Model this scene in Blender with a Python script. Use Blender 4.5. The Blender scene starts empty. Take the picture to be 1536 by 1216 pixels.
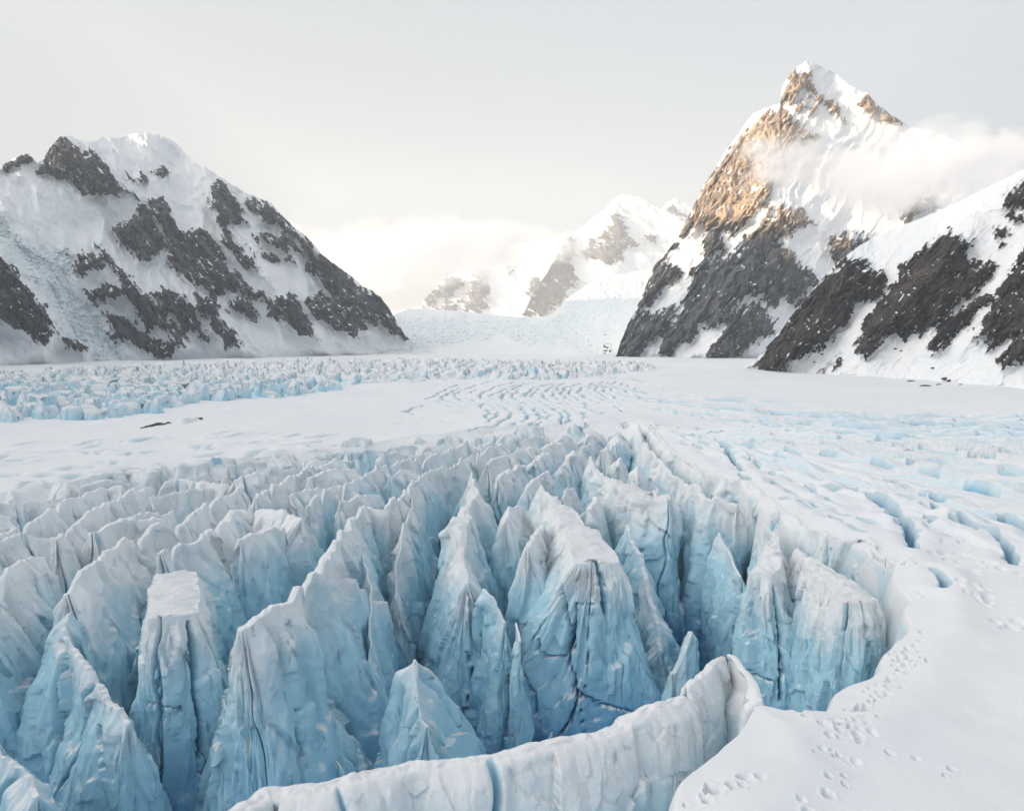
import bpy, math, random
import numpy as np
from mathutils import Vector

rng = np.random.default_rng(7)
random.seed(7)
R = math.radians
scene = bpy.context.scene
COL = scene.collection

# ------------------------------------------------------------------ camera model (photo measured on a 1536 x 1216 sheet)
F = 1205.0; CX, CY = 768.0, 608.0; H = 30.0
HOR = 500.0
PITCH = math.atan((CY - HOR) / F)
CP, SP = math.cos(PITCH), math.sin(PITCH)

def ray(x, y):
    ry = F * CP + (CY - y) * SP
    rz = -F * SP + (CY - y) * CP
    return (x - CX) / ry, rz / ry            # X per metre of distance, Z per metre of distance

def at(x, y, D):
    a, e = ray(np.asarray(x, float), np.asarray(y, float))
    return np.stack([a * D, D + 0 * a, H + e * D], -1)

def ground_at(x, y, z=0.0):
    a, e = ray(np.asarray(x, float), np.asarray(y, float))
    D = (z - H) / e
    return np.stack([a * D, D, np.asarray(z, float) + 0 * D], -1)

def project(P):
    X, Y, Z = P[..., 0], P[..., 1], P[..., 2] - H
    fwd = Y * CP - Z * SP
    up = Y * SP + Z * CP
    return CX + F * X / fwd, CY - F * up / fwd

# ------------------------------------------------------------------ noise
_perm = rng.permutation(256).astype(np.int32)
_perm = np.concatenate([_perm, _perm, _perm])
_g3 = rng.normal(size=(256, 3)); _g3 /= np.linalg.norm(_g3, axis=1, keepdims=True)
_g3 = _g3.astype(np.float32)
_th = rng.random(256) * 2 * np.pi
_g2 = np.stack([np.cos(_th), np.sin(_th)], 1).astype(np.float32)

def n2(x, y, seed=0):
    x = np.asarray(x, np.float64); y = np.asarray(y, np.float64)
    x, y = np.broadcast_arrays(x, y)
    xi = np.floor(x).astype(np.int64); yi = np.floor(y).astype(np.int64)
    fx = (x - xi).astype(np.float32); fy = (y - yi).astype(np.float32)
    u = fx * fx * fx * (fx * (fx * 6 - 15) + 10); v = fy * fy * fy * (fy * (fy * 6 - 15) + 10)
    xi = (xi + seed * 37) & 255; yi = (yi + seed * 91) & 255
    def g(i, j):
        h = _perm[_perm[(xi + i) & 255] + ((yi + j) & 255)]
        gg = _g2[h]
        return gg[..., 0] * (fx - i) + gg[..., 1] * (fy - j)
    a = g(0, 0); b = g(1, 0); c = g(0, 1); d = g(1, 1)
    a = a + u * (b - a); c = c + u * (d - c)
    return (a + v * (c - a)) * 1.5

def n3(p, seed=0):
    p = np.asarray(p)
    pi = np.floor(p).astype(np.int64)
    f = (p - pi).astype(np.float32)
    w = f * f * f * (f * (f * 6 - 15) + 10)
    X = (pi[..., 0] + seed * 31) & 255; Y = (pi[..., 1] + seed * 57) & 255; Z = (pi[..., 2] + seed * 113) & 255
    fx, fy, fz = f[..., 0], f[..., 1], f[..., 2]
    def g(i, j, k):
        h = _perm[_perm[_perm[(X + i) & 255] + ((Y + j) & 255)] + ((Z + k) & 255)]
        gg = _g3[h]
        return gg[..., 0] * (fx - i) + gg[..., 1] * (fy - j) + gg[..., 2] * (fz - k)
    def lx(j, k):
        a = g(0, j, k); return a + w[..., 0] * (g(1, j, k) - a)
    a0 = lx(0, 0); a0 = a0 + w[..., 1] * (lx(1, 0) - a0)
    a1 = lx(0, 1); a1 = a1 + w[..., 1] * (lx(1, 1) - a1)
    return (a0 + w[..., 2] * (a1 - a0)) * 1.5

def fbm2(x, y, oct=4, seed=0, gain=0.5):
    s = 0; a = 1.0; f = 1.0
    for o in range(oct):
        s = s + a * n2(x * f + 13.7 * o, y * f - 7.3 * o, seed + o); a *= gain; f *= 2.03
    return s

def fbm3(p, oct=3, seed=0, gain=0.5):
    s = 0; a = 1.0; f = 1.0
    for o in range(oct):
        s = s + a * n3(p * f + 11.3 * o, seed + o); a *= gain; f *= 2.03
    return s

def ridged2(x, y, oct=4, seed=0, gain=0.5):
    s = 0; a = 1.0; f = 1.0
    for o in range(oct):
        s = s + a * (1 - 2 * np.abs(n2(x * f + 5.1 * o, y * f + 9.7 * o, seed + o))); a *= gain; f *= 2.05
    return s

def sstep(a, b, x):
    t = np.clip((x - a) / (b - a), 0, 1)
    return t * t * (3 - 2 * t)

def voronoi(x, y, seed=0):
    """F1, F2 distances and a random value of the nearest cell."""
    xi = np.floor(x).astype(np.int64); yi = np.floor(y).astype(np.int64)
    f1 = np.full(x.shape, 9.0); f2 = np.full(x.shape, 9.0); idv = np.zeros(x.shape); cx = np.zeros(x.shape); cy = np.zeros(x.shape)
    for i in (-1, 0, 1):
        for j in (-1, 0, 1):
            h = _perm[_perm[(xi + i + seed * 17) & 255] + ((yi + j + seed * 29) & 255)]
            h2 = _perm[h + 91]; h3 = _perm[h2 + 45]
            px = xi + i + h / 255.0; py = yi + j + h2 / 255.0
            d = np.hypot(px - x, py - y)
            closer = d < f1
            f2 = np.where(closer, f1, np.minimum(f2, d))
            idv = np.where(closer, h3 / 255.0, idv)
            cx = np.where(closer, px, cx); cy = np.where(closer, py, cy)
            f1 = np.where(closer, d, f1)
    return f1, f2, idv, cx, cy

def seg_dist(X, Y, pts):
    """distance to a polyline."""
    best = np.full(np.shape(X), 1e9)
    for (x0, y0), (x1, y1) in zip(pts[:-1], pts[1:]):
        dx, dy = x1 - x0, y1 - y0
        L = dx * dx + dy * dy + 1e-12
        t = np.clip(((X - x0) * dx + (Y - y0) * dy) / L, 0, 1)
        best = np.minimum(best, np.hypot(X - (x0 + t * dx), Y - (y0 + t * dy)))
    return best

def poly_sdf(X, Y, pts):
    """positive inside."""
    d = seg_dist(X, Y, list(pts) + [pts[0]])
    ins = np.zeros(np.shape(X), bool)
    n = len(pts)
    for i in range(n):
        x0, y0 = pts[i]; x1, y1 = pts[(i + 1) % n]
        if y0 == y1: continue
        c = ((y0 > Y) != (y1 > Y)) & (X < (x1 - x0) * (Y - y0) / (y1 - y0) + x0)
        ins ^= c
    return np.where(ins, d, -d)

# ------------------------------------------------------------------ objects
def mesh_obj(name, verts, quads, mat, loc=(0, 0, 0), attrs=None, smooth=True, label=None, category=None, group=None, kind=None, tris=None):
    verts = np.asarray(verts, np.float32) - np.asarray(loc, np.float32)
    me = bpy.data.meshes.new(name)
    nq = len(quads); nt = 0 if tris is None else len(tris)
    me.vertices.add(len(verts)); me.vertices.foreach_set('co', verts.ravel())
    loops = np.asarray(quads, np.int32).ravel()
    if nt: loops = np.concatenate([loops, np.asarray(tris, np.int32).ravel()])
    me.loops.add(len(loops)); me.loops.foreach_set('vertex_index', loops)
    me.polygons.add(nq + nt)
    st = np.arange(nq, dtype=np.int32) * 4
    if nt: st = np.concatenate([st, nq * 4 + np.arange(nt, dtype=np.int32) * 3])
    me.polygons.foreach_set('loop_start', st)
    me.update(calc_edges=True)
    me.validate()
    if smooth: me.polygons.foreach_set('use_smooth', np.ones(len(me.polygons), bool))
    for k, v in (attrs or {}).items():
        a = me.attributes.new(k, 'FLOAT', 'POINT')
        a.data.foreach_set('value', np.asarray(v, np.float32).ravel())
    me.materials.append(mat)
    o = bpy.data.objects.new(name, me); COL.objects.link(o)
    o.location = loc
    tag(o, label, category, group, kind)
    return o

def tag(o, label=None, category=None, group=None, kind=None):
    if label: o['label'] = label
    if category: o['category'] = category
    if group: o['group'] = group
    if kind: o['kind'] = kind

def grid_quads(nr, nc, wrap=False):
    r = np.arange(nr - 1)[:, None]; c = np.arange(nc if wrap else nc - 1)[None, :]
    c2 = (c + 1) % nc
    a = r * nc + c; b = r * nc + c2; d = (r + 1) * nc + c; e = (r + 1) * nc + c2
    return np.stack([a, b, e, d], -1).reshape(-1, 4)

# ------------------------------------------------------------------ materials
class NT:
    def __init__(self, name):
        self.m = bpy.data.materials.new(name); self.m.use_nodes = True
        self.t = self.m.node_tree; self.t.nodes.clear()
        self.out = self.t.nodes.new('ShaderNodeOutputMaterial')
    def n(self, typ, **kw):
        nd = self.t.nodes.new(typ)
        for k, v in kw.items():
            if k.startswith('i_'):
                nd.inputs[k[2:].replace('_', ' ')].default_value = v
            else: setattr(nd, k, v)
        return nd
    def l(self, a, b): self.t.links.new(a, b)
    def math(self, op, a, b=None, c=None, clamp=False):
        nd = self.n('ShaderNodeMath', operation=op, use_clamp=clamp)
        for i, v in enumerate((a, b, c)):
            if v is None: continue
            if isinstance(v, (int, float)): nd.inputs[i].default_value = v
            else: self.l(v, nd.inputs[i])
        return nd.outputs[0]
    def mapr(self, v, a, b, c=0.0, d=1.0, smooth=True):
        nd = self.n('ShaderNodeMapRange', interpolation_type='SMOOTHSTEP' if smooth else 'LINEAR')
        self.l(v, nd.inputs[0])
        for i, x in zip((1, 2, 3, 4), (a, b, c, d)): nd.inputs[i].default_value = x
        return nd.outputs[0]
    def mix(self, f, a, b, mode='MIX'):
        nd = self.n('ShaderNodeMix', data_type='RGBA', blend_type=mode)
        for s, v in ((nd.inputs[0], f), (nd.inputs[6], a), (nd.inputs[7], b)):
            if isinstance(v, (int, float)): s.default_value = v
            elif isinstance(v, tuple): s.default_value = (*v, 1)
            else: self.l(v, s)
        return nd.outputs[2]
    def noise(self, vec, scale, detail=4, rough=0.55, dist=0.0):
        nd = self.n('ShaderNodeTexNoise')
        nd.inputs['Scale'].default_value = scale; nd.inputs['Detail'].default_value = detail
        nd.inputs['Roughness'].default_value = rough; nd.inputs['Distortion'].default_value = dist
        if vec is not None: self.l(vec, nd.inputs['Vector'])
        return nd.outputs[0]
    def mapping(self, vec, scale=(1, 1, 1), rot=(0, 0, 0)):
        nd = self.n('ShaderNodeMapping'); self.l(vec, nd.inputs[0])
        nd.inputs['Scale'].default_value = scale; nd.inputs['Rotation'].default_value = rot
        return nd.outputs[0]
    def bump(self, h, strength, dist, normal=None):
        nd = self.n('ShaderNodeBump'); nd.inputs['Strength'].default_value = strength; nd.inputs['Distance'].default_value = dist
        self.l(h, nd.inputs['Height'])
        if normal is not None: self.l(normal, nd.inputs['Normal'])
        return nd.outputs[0]
    def bsdf(self, col, rough, normal=None, spec=0.3):
        b = self.n('ShaderNodeBsdfPrincipled')
        if isinstance(col, tuple): b.inputs['Base Color'].default_value = (*col, 1)
        else: self.l(col, b.inputs['Base Color'])
        if isinstance(rough, (int, float)): b.inputs['Roughness'].default_value = rough
        else: self.l(rough, b.inputs['Roughness'])
        b.inputs['Specular IOR Level'].default_value = spec
        if normal is not None: self.l(normal, b.inputs['Normal'])
        self.l(b.outputs[0], self.out.inputs[0])
        return b
    def attr(self, name):
        nd = self.n('ShaderNodeAttribute', attribute_name=name)
        return nd.outputs['Fac']

SNOW = (0.84, 0.855, 0.875)

def mat_ice():
    """weathered white crust on top, clean glacier ice (bluer with depth, darkened down the gaps as painted shade) below."""
    t = NT('glacier_ice')
    geo = t.n('ShaderNodeNewGeometry'); pos = geo.outputs['Position']
    sep = t.n('ShaderNodeSeparateXYZ'); t.l(geo.outputs['Normal'], sep.inputs[0])
    nz = sep.outputs['Z']
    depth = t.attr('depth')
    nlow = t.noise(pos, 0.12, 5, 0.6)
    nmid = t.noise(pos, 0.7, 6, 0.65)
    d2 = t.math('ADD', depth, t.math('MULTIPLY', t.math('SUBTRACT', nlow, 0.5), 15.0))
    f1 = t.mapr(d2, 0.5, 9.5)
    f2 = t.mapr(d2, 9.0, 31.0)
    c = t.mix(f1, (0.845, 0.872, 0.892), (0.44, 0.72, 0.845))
    c = t.mix(f2, c, (0.02, 0.26, 0.52))  # blue of deep ice, made darker to put gap shade into the colour
    # frosted patches
    fr = t.mapr(nmid, 0.50, 0.68)
    c = t.mix(t.math('MULTIPLY', fr, 0.22), c, (0.80, 0.86, 0.88))
    # clear blue ice lenses
    lens = t.mapr(t.noise(t.mapping(pos, (1, 1, 0.35)), 0.55, 3, 0.5), 0.66, 0.73)
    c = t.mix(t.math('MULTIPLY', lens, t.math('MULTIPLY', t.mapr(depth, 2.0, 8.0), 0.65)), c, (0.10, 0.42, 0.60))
    # dirt streaks: thin, upright
    ds = t.noise(t.mapping(pos, (1, 1, 0.16)), 1.15, 5, 0.62, 0.4)
    dirt_zone = t.mapr(t.noise(pos, 0.045, 2, 0.5), 0.44, 0.60)
    dirt = t.math('MULTIPLY', t.mapr(ds, 0.61, 0.67), dirt_zone)
    c = t.mix(t.math('MULTIPLY', dirt, 0.5), c, (0.12, 0.13, 0.135))
    dust = t.math('MULTIPLY', t.mapr(t.noise(pos, 1.6, 8, 0.75), 0.50, 0.74), dirt_zone)
    c = t.mix(t.math('MULTIPLY', dust, 0.09), c, (0.40, 0.41, 0.41))
    # snow lying on everything that faces up
    up = t.math('ADD', nz, t.math('MULTIPLY', t.math('SUBTRACT', nmid, 0.5), 0.35))
    sn = t.mapr(up, 0.48, 0.82)
    c = t.mix(sn, c, SNOW)
    b1 = t.noise(pos, 2.6, 8, 0.68)
    nb = t.bump(b1, 0.55, 0.22)
    strata = t.noise(t.mapping(pos, (0.5, 0.5, 5.0)), 0.7, 3, 0.5)
    nb = t.bump(strata, 0.18, 0.2, nb)
    nb = t.bump(t.noise(pos, 11.0, 4, 0.7), 0.35, 0.06, nb)
    rough = t.mapr(sn, 0, 1, 0.42, 0.75)
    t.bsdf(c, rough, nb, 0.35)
    return t.m

def mat_ground():
    t = NT('glacier_snow')
    geo = t.n('ShaderNodeNewGeometry'); pos = geo.outputs['Position']
    sep = t.n('ShaderNodeSeparateXYZ'); t.l(geo.outputs['Normal'], sep.inputs[0])
    nmid = t.noise(pos, 0.35, 6, 0.6)
    up = t.math('ADD', sep.outputs['Z'], t.math('MULTIPLY', t.math('SUBTRACT', nmid, 0.5), 0.16))
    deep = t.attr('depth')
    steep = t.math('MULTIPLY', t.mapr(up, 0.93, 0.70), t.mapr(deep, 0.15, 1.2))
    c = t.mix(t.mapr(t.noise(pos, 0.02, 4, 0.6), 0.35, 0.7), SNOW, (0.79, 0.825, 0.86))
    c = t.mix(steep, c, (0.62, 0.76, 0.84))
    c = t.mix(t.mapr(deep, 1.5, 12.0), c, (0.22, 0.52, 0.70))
    nb = t.bump(t.noise(pos, 1.3, 8, 0.7), 0.5, 0.2)
    nb = t.bump(t.noise(t.mapping(pos, (0.25, 1.0, 1.0), (0, 0, 0.5)), 0.55, 4, 0.6), 0.35, 0.25, nb)
    nb = t.bump(t.noise(pos, 9.0, 3, 0.7), 0.3, 0.04, nb)
    t.bsdf(c, 0.7, nb, 0.25)
    return t.m

def mat_mountain(name, rock_a, rock_b, rock_c, scale=1.0, lower=None):
    t = NT(name)
    geo = t.n('ShaderNodeNewGeometry'); pos = geo.outputs['Position']
    rock = t.attr('rock'); ice = t.attr('ice')
    big = t.noise(pos, 0.018 * scale, 5, 0.6)
    streak = t.noise(t.mapping(pos, (1, 1, 0.22)), 0.11 * scale, 7, 0.68, 0.6)
    fine = t.noise(pos, 0.42 * scale, 7, 0.7)
    rc = t.mix(t.mapr(streak, 0.40, 0.60), rock_a, rock_b)
    rc = t.mix(t.math('MULTIPLY', t.mapr(big, 0.5, 0.66), 0.8), rc, rock_c)
    if lower:                                                       # rock darkened below a ragged height line: terrain shade put into its colour
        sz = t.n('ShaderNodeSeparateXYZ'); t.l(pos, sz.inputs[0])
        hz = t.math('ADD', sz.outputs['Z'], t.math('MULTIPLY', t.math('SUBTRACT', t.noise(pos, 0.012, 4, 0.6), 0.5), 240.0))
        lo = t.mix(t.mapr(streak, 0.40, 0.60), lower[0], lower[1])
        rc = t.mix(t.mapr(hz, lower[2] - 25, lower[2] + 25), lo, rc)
    rc = t.mix(t.mapr(fine, 0.35, 0.7), rc, t.mix(1.0, rc, (0.62, 0.62, 0.64), 'MULTIPLY'))
    sc = t.mix(t.mapr(big, 0.4, 0.65), SNOW, (0.80, 0.83, 0.86))
    sc = t.mix(t.math('MULTIPLY', ice, t.mapr(t.noise(pos, 0.14 * scale, 6, 0.7), 0.36, 0.62)), sc, (0.70, 0.80, 0.845))
    edge = t.mapr(t.math('ADD', rock, t.math('MULTIPLY', t.math('SUBTRACT', fine, 0.5), 0.32)), 0.38, 0.58)
    c = t.mix(edge, sc, rc)
    nb_s = t.bump(t.noise(pos, 0.16 * scale, 6, 0.6), 0.25, 1.5)
    nb = t.bump(streak, 0.9, 3.5, nb_s)
    nb = t.bump(fine, 0.7, 1.2, nb)
    mixn = t.n('ShaderNodeMix', data_type='VECTOR'); t.l(edge, mixn.inputs[0]); t.l(nb_s, mixn.inputs[4]); t.l(nb, mixn.inputs[5])
    t.bsdf(c, 0.8, mixn.outputs[1], 0.2)
    return t.m

def mat_rock():
    t = NT('dark_rock')
    geo = t.n('ShaderNodeNewGeometry'); pos = geo.outputs['Position']
    n = t.noise(pos, 0.9, 6, 0.65)
    c = t.mix(n, (0.035, 0.034, 0.034), (0.12, 0.11, 0.10))
    t.bsdf(c, 0.85, t.bump(n, 0.6, 0.5), 0.2)
    return t.m

def mat_snowcap():
    t = NT('settled_snow')
    pos = t.n('ShaderNodeNewGeometry').outputs['Position']
    c = t.mix(t.mapr(t.noise(pos, 0.9, 6, 0.65), 0.35, 0.7), SNOW, (0.78, 0.81, 0.84))
    nb = t.bump(t.noise(pos, 2.4, 8, 0.7), 0.6, 0.25)
    t.bsdf(c, 0.75, t.bump(t.noise(pos, 10.0, 3, 0.7), 0.4, 0.05, nb), 0.25)
    return t.m
SNOWCAP = mat_snowcap()
ICE = mat_ice(); GROUND = mat_ground(); ROCK = mat_rock()

# ------------------------------------------------------------------ the glacier sheet
P = ground_at(942, 633)[:2]                       # where the crevasses run together
BASIN_PX = [(-420, 790), (-200, 760), (0, 735), (100, 716), (300, 690), (500, 664), (700, 645), (860, 633), (942, 631), (973, 641), (997, 670), (1056, 711), (1114, 727), (1152, 759), (1194, 790), (1280, 812), (1335, 846), (1362, 872), (1374, 902), (1356, 945), (1325, 998), (1285, 1034), (1240, 1060),
            (1185, 1066), (1138, 1056), (1118, 1085), (1090, 1130), (1045, 1182), (1005, 1230), (940, 1330), (500, 1420), (-600, 1420), (-900, 1100)]
TOP_EDGE = [tuple(ground_at(x, y)[:2]) for x, y in BASIN_PX[:9]]
BASIN = [tuple(ground_at(x, y)[:2]) for x, y in BASIN_PX]

FRONT_LINE = [(-90, 50), (-60, 62), (-45, 71), (-35, 78), (-25, 85), (-15, 91), (-5, 95), (8, 98), (18, 100), (26, 100), (34, 97), (42, 92)]

def floor_depth(D):
    return np.interp(D, [40, 60, 100, 150, 200, 250, 280], [27, 30, 33, 27, 17, 9, 5])

FLOW = [  # curved crevasses in the middle distance
    [(705, 572), (672, 582), (643, 596), (660, 603), (684, 612)],
    [(742, 570), (706, 580), (682, 590), (692, 600), (720, 606), (735, 616), (728, 626)],
    [(775, 572), (742, 581), (716, 592), (738, 602), (760, 612), (768, 622), (740, 640), (700, 648)],
    [(800, 574), (772, 583), (752, 594), (775, 604), (800, 614), (812, 626), (790, 640)],
    [(830, 575), (800, 584), (783, 594), (806, 604), (832, 614), (846, 626), (836, 640)],
    [(850, 574), (826, 583), (812, 592), (834, 603), (862, 613), (880, 624), (872, 638)],
    [(872, 574), (850, 582), (842, 591), (866, 602), (892, 611), (908, 622)],
    [(892, 573), (874, 581), (868, 590), (892, 600), (922, 609), (938, 620)],
    [(915, 573), (896, 580), (893, 588), (918, 598), (955, 607), (985, 617)],
    [(938, 574), (918, 580), (916, 587), (945, 595), (990, 603), (1040, 612), (1090, 620)],
    [(955, 580), (950, 587), (985, 594), (1040, 601), (1110, 606), (1250, 615), (1400, 626), (1560, 638), (1750, 652)],
    [(1000, 606), (1060, 614), (1150, 622), (1300, 636), (1450, 648), (1600, 660)],
    [(1020, 618), (1100, 630), (1250, 646), (1400, 660), (1560, 676)],
]
for i in range(len(FLOW) - 3):       # finer ones between, broken and uneven
    a_, b_ = FLOW[i], FLOW[i + 1]
    n_ = min(len(a_), len(b_)); f_ = rng.uniform(.35, .65); st = int(rng.integers(0, 2)); en = n_ - int(rng.integers(0, 2))
    FLOW.append([(a_[q][0] * f_ + b_[q][0] * (1 - f_) + rng.uniform(-3, 3), a_[q][1] * f_ + b_[q][1] * (1 - f_) + rng.uniform(-1.2, 1.2)) for q in range(st, en)])
FLOW += [[(1020, 598), (1120, 607), (1260, 620)], [(1100, 625), (1260, 640), (1420, 655)], [(880, 566), (960, 572), (1010, 582)], [(960, 596), (1030, 607), (1100, 614), (1200, 628)], [(640, 606), (610, 616), (640, 624), (690, 632)], [(600, 632), (640, 640), (700, 644)], [(905, 580), (960, 590), (1080, 602), (1200, 609)], [(985, 590), (1100, 598), (1240, 606)], [(930, 588), (1000, 604), (1100, 617), (1230, 632), (1380, 646)], [(960, 612), (1050, 627), (1180, 643), (1330, 660), (1480, 672)], [(1200, 630), (1350, 641), (1500, 649), (1600, 655)]]
FLOW_W = [[tuple(ground_at(x, y)[:2]) for x, y in c] for c in FLOW]

STREAKS = []
for i in range(46):   # faint shallow slots on the left snowfield
    x = rng.uniform(-60, 470); y = np.interp(x, [0, 470], [700, 668]) + rng.uniform(-32, 22)
    L = rng.uniform(15, 55)
    STREAKS.append([tuple(ground_at(x + L * t, y - 0.12 * L * t + 1.2 * math.sin(5 * t + i))[:2]) for t in (0, 0.33, 0.66, 1)])

SLOTS = [([(1228, 738), (1290, 748), (1335, 765), (1362, 795), (1372, 830)], 1.1, 4.5), ([(1098, 690), (1110, 703), (1118, 714)], .9, 4), ([(1442, 790), (1490, 805), (1512, 825), (1516, 850)], .9, 4), ([(1470, 770), (1520, 792), (1560, 815)], .9, 3.5),
         ([(1402, 868), (1412, 878), (1416, 893)], .8, 3), ([(1075, 668), (1090, 678), (1098, 690)], .8, 3), ([(1180, 722), (1235, 738)], .5, 1.5), ([(1380, 760), (1440, 785)], .5, 1.6)]
for i in range(120):   # short open slots scattered along the terraces
    x = rng.uniform(1010, 1530); y = rng.uniform(640, 800)
    if y > 640 + (x - 960) * .75 or y < 622 + (x - 960) * .035: continue
    g_ = ground_at(x, y)[:2]; dv_ = g_ - P; r_0 = np.linalg.norm(dv_); dv_ = dv_ / r_0
    L_ = rng.uniform(2.0, 7.0); tn_ = np.array([-dv_[1], dv_[0]]) * rng.uniform(-.8, .8)
    SLOTS.append(([tuple(g_ - dv_ * L_ / 2), tuple(g_ + tn_), tuple(g_ + dv_ * L_ / 2)], rng.uniform(.45, .9), rng.uniform(1.6, 3.6)))
SLOTS = [([tuple(ground_at(*q)[:2]) for q in c] if c[0][1] > 600 and c[0][0] > 900 else c, w_, d_) for c, w_, d_ in SLOTS]

FOOT = []
def prints(path, n, jx, jy, r0, r1):
    pts = np.array(path, float)
    for i in range(n):
        t = (i + rng.uniform(-.3, .3)) / n * (len(pts) - 1); k = int(min(max(t, 0), len(pts) - 1.001)); f = min(max(t - k, 0), 1)
        q = pts[k] * (1 - f) + pts[k + 1] * f + np.array([rng.normal() * jx, rng.normal() * jy])
        g = ground_at(q[0], q[1])
        FOOT.append((g[0], g[1], rng.uniform(r0, r1), rng.uniform(0.8, 1.3), rng.uniform(0.16, 0.34)))
prints([(1225, 1230), (1262, 1150), (1275, 1100), (1290, 1075), (1310, 1050), (1330, 1020), (1350, 995), (1375, 985)], 58, 13, 7, 0.18, 0.46)
prints([(1240, 1130), (1268, 1080), (1300, 1050), (1335, 1020), (1372, 985), (1380, 960), (1355, 965), (1345, 1000)], 40, 11, 7, 0.16, 0.38)
prints([(1040, 1205), (1075, 1190), (1110, 1188), (1150, 1178)], 14, 10, 5, 0.2, 0.5)
prints([(1440, 880), (1480, 910), (1536, 950)], 16, 14, 8, 0.4, 0.8)
prints([(1390, 830), (1440, 845), (1520, 880)], 18, 20, 8, 0.4, 1.0)
prints([(1190, 1060), (1230, 1085), (1260, 1090)], 7, 8, 4, 0.25, 0.5)
prints([(1300, 1140), (1400, 1130), (1500, 1190)], 5, 30, 20, 0.2, 0.35)

def ground_height(X, Y, fine=True):
    D = np.maximum(Y, 1.0)
    z = 0.9 * fbm2(X / 70, Y / 70, 3, 3) + 0.16 * fbm2(X / 9 + 0.3 * Y / 9, Y / 9, 3, 5)
    z = z * sstep(20, 60, D)
    px = CX + F * X / D
    dP = np.hypot(X - P[0], Y - P[1])
    ang = np.degrees(np.arctan2(X - P[0], -(Y - P[1])))        # 0 towards the viewer, +90 to the right, -90 to the left
    depth = np.zeros_like(z)
    # --- terraces fanning out to the right
    m = (ang > -2) & (ang < 112) & (dP < 330) & (dP > 4) & (Y > 30) & (Y < 420)
    if m.any():
        x, y = X[m], Y[m]; r = dP[m]; a = ang[m]
        wob = 2.6 * n2(x / 60, y / 60, 11) + 0.9 * n2(x / 18, y / 18, 12) + 0.13 * n2(x / 4, y / 4, 14)
        psi = (a + wob) / 3.7 + 0.55 * np.log(np.maximum(r, 8) / 60)
        k = np.floor(psi); fr = psi - k
        lam = np.radians(3.7) * r                                      # metres between steps
        hgt = np.clip(0.34 * lam, 0.4, 2.3) * (1 - .55 * sstep(110, 230, r)) * (0.75 + 0.7 * n2(r / 11 + k * 3.1, k * 1.7, 25))
        act = sstep(-0.35, 0.35, n2(r / 55 + k * 7.31, k * 3.7, 21) + 0.5)
        act *= sstep(4, 16, a) * sstep(112, 92, a) * sstep(330, 200, r) * sstep(4, 30, r)
        w = np.minimum(1.0, np.maximum(0.8, 0.9 * y * y / 36000 * 1.2) / np.maximum(lam, .5))
        step = sstep(0, 1, fr / w) * (1 - np.clip((fr - w) / (1 - w), 0, 1)) ** 0.9
        rip = 0.26 * n2(x / 2.4 + y / 4, y / 6 - x / 8, 16) + 0.22 * n2(x / 1.1, y / 2.2, 17) 
        dz = hgt * act * step + rip * act * 0.8
        sl = sstep(0.38, 0.6, n2(r / 9 + k * 5.1, k * 9.1 + 0.3, 23)) * np.exp(-((fr - 0.01) * lam / np.maximum(0.7, y * y / 36000)) ** 2) * act
        dz -= 5.0 * sl
        z[m] += dz; depth[m] += 12 * sl + 1.15 * act * sstep(w * 1.6, w * .2, fr) * (fr < w * 1.6)
    # --- low slots to the left
    for s in STREAKS:
        xs = [q[0] for q in s]; ys = [q[1] for q in s]
        m = (X > min(xs) - 6) & (X < max(xs) + 6) & (Y > min(ys) - 6) & (Y < max(ys) + 6)
        if m.any():
            d = seg_dist(X[m], Y[m] + 0.5 * n2(X[m] / 3, Y[m] / 3, 31), s)
            z[m] -= 0.9 * np.exp(-(d / 0.9) ** 2) - 0.35 * np.exp(-((d - 2.2) / 1.6) ** 2)
            depth[m] += 2.0 * np.exp(-(d / 0.9) ** 2)
    # --- curved crevasses in the middle
    for i, s in enumerate(FLOW_W):
        xs = [q[0] for q in s]; ys = [q[1] for q in s]
        m = (X > min(xs) - 14) & (X < max(xs) + 14) & (Y > min(ys) - 14) & (Y < max(ys) + 14)
        if m.any():
            x, y = X[m], Y[m]
            d = seg_dist(x + 1.8 * n2(x / 9, y / 9, 41 + i) + .6 * n2(x / 2.5, y / 2.5, 40), y + 2.6 * n2(x / 14, y / 14, 42 + i), s)
            g = 0.12 + 0.88 * sstep(-0.5, 0.1, n2(x / 16, y / 16, 43 + i))
            if i >= 10: g = g * (0.8 if i < 13 else 0.8)
            w = 0.42 + 0.4 * np.abs(n2(x / 11, y / 11, 60 + i))
            z[m] += g * (-3.8 * np.exp(-(d / w) ** 2) + 0.12 * np.exp(-((d - 2.4) / 1.6) ** 2))
            depth[m] += 9.0 * g * np.exp(-(d / w) ** 2)
    # --- long low steps where the bands of the glacier sweep away to the right
    for i, s in enumerate(FLOW_W):
        xs = np.array([q[0] for q in s]); ys = np.array([q[1] for q in s])
        if not (np.all(np.diff(xs) > 0) and xs[-1] - xs[0] > 25): continue
        m = (X > xs[0]) & (X < xs[-1]) & (Y > ys.min() - 10) & (Y < ys.max() + 40)
        if m.any():
            x, y = X[m], Y[m]
            sd = y - np.interp(x, xs, ys) + 2.2 * n2(x / 13, y / 40, 48 + i) + .7 * n2(x / 4, y / 9, 49)
            fade = sstep(xs[0], xs[0] + 10, x) * sstep(xs[-1], xs[-1] - 12, x) * (0.45 + 0.55 * sstep(-.4, .2, n2(x / 17, y / 60, 50 + i)))
            h_ = 1.15 * fade
            z[m] += h_ * sstep(0, 1.3, sd) * np.exp(-np.maximum(sd - 1.3, 0) / 11)
            depth[m] += 2.2 * fade * sstep(-.3, .3, sd) * sstep(2.2, 1.2, sd)
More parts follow.
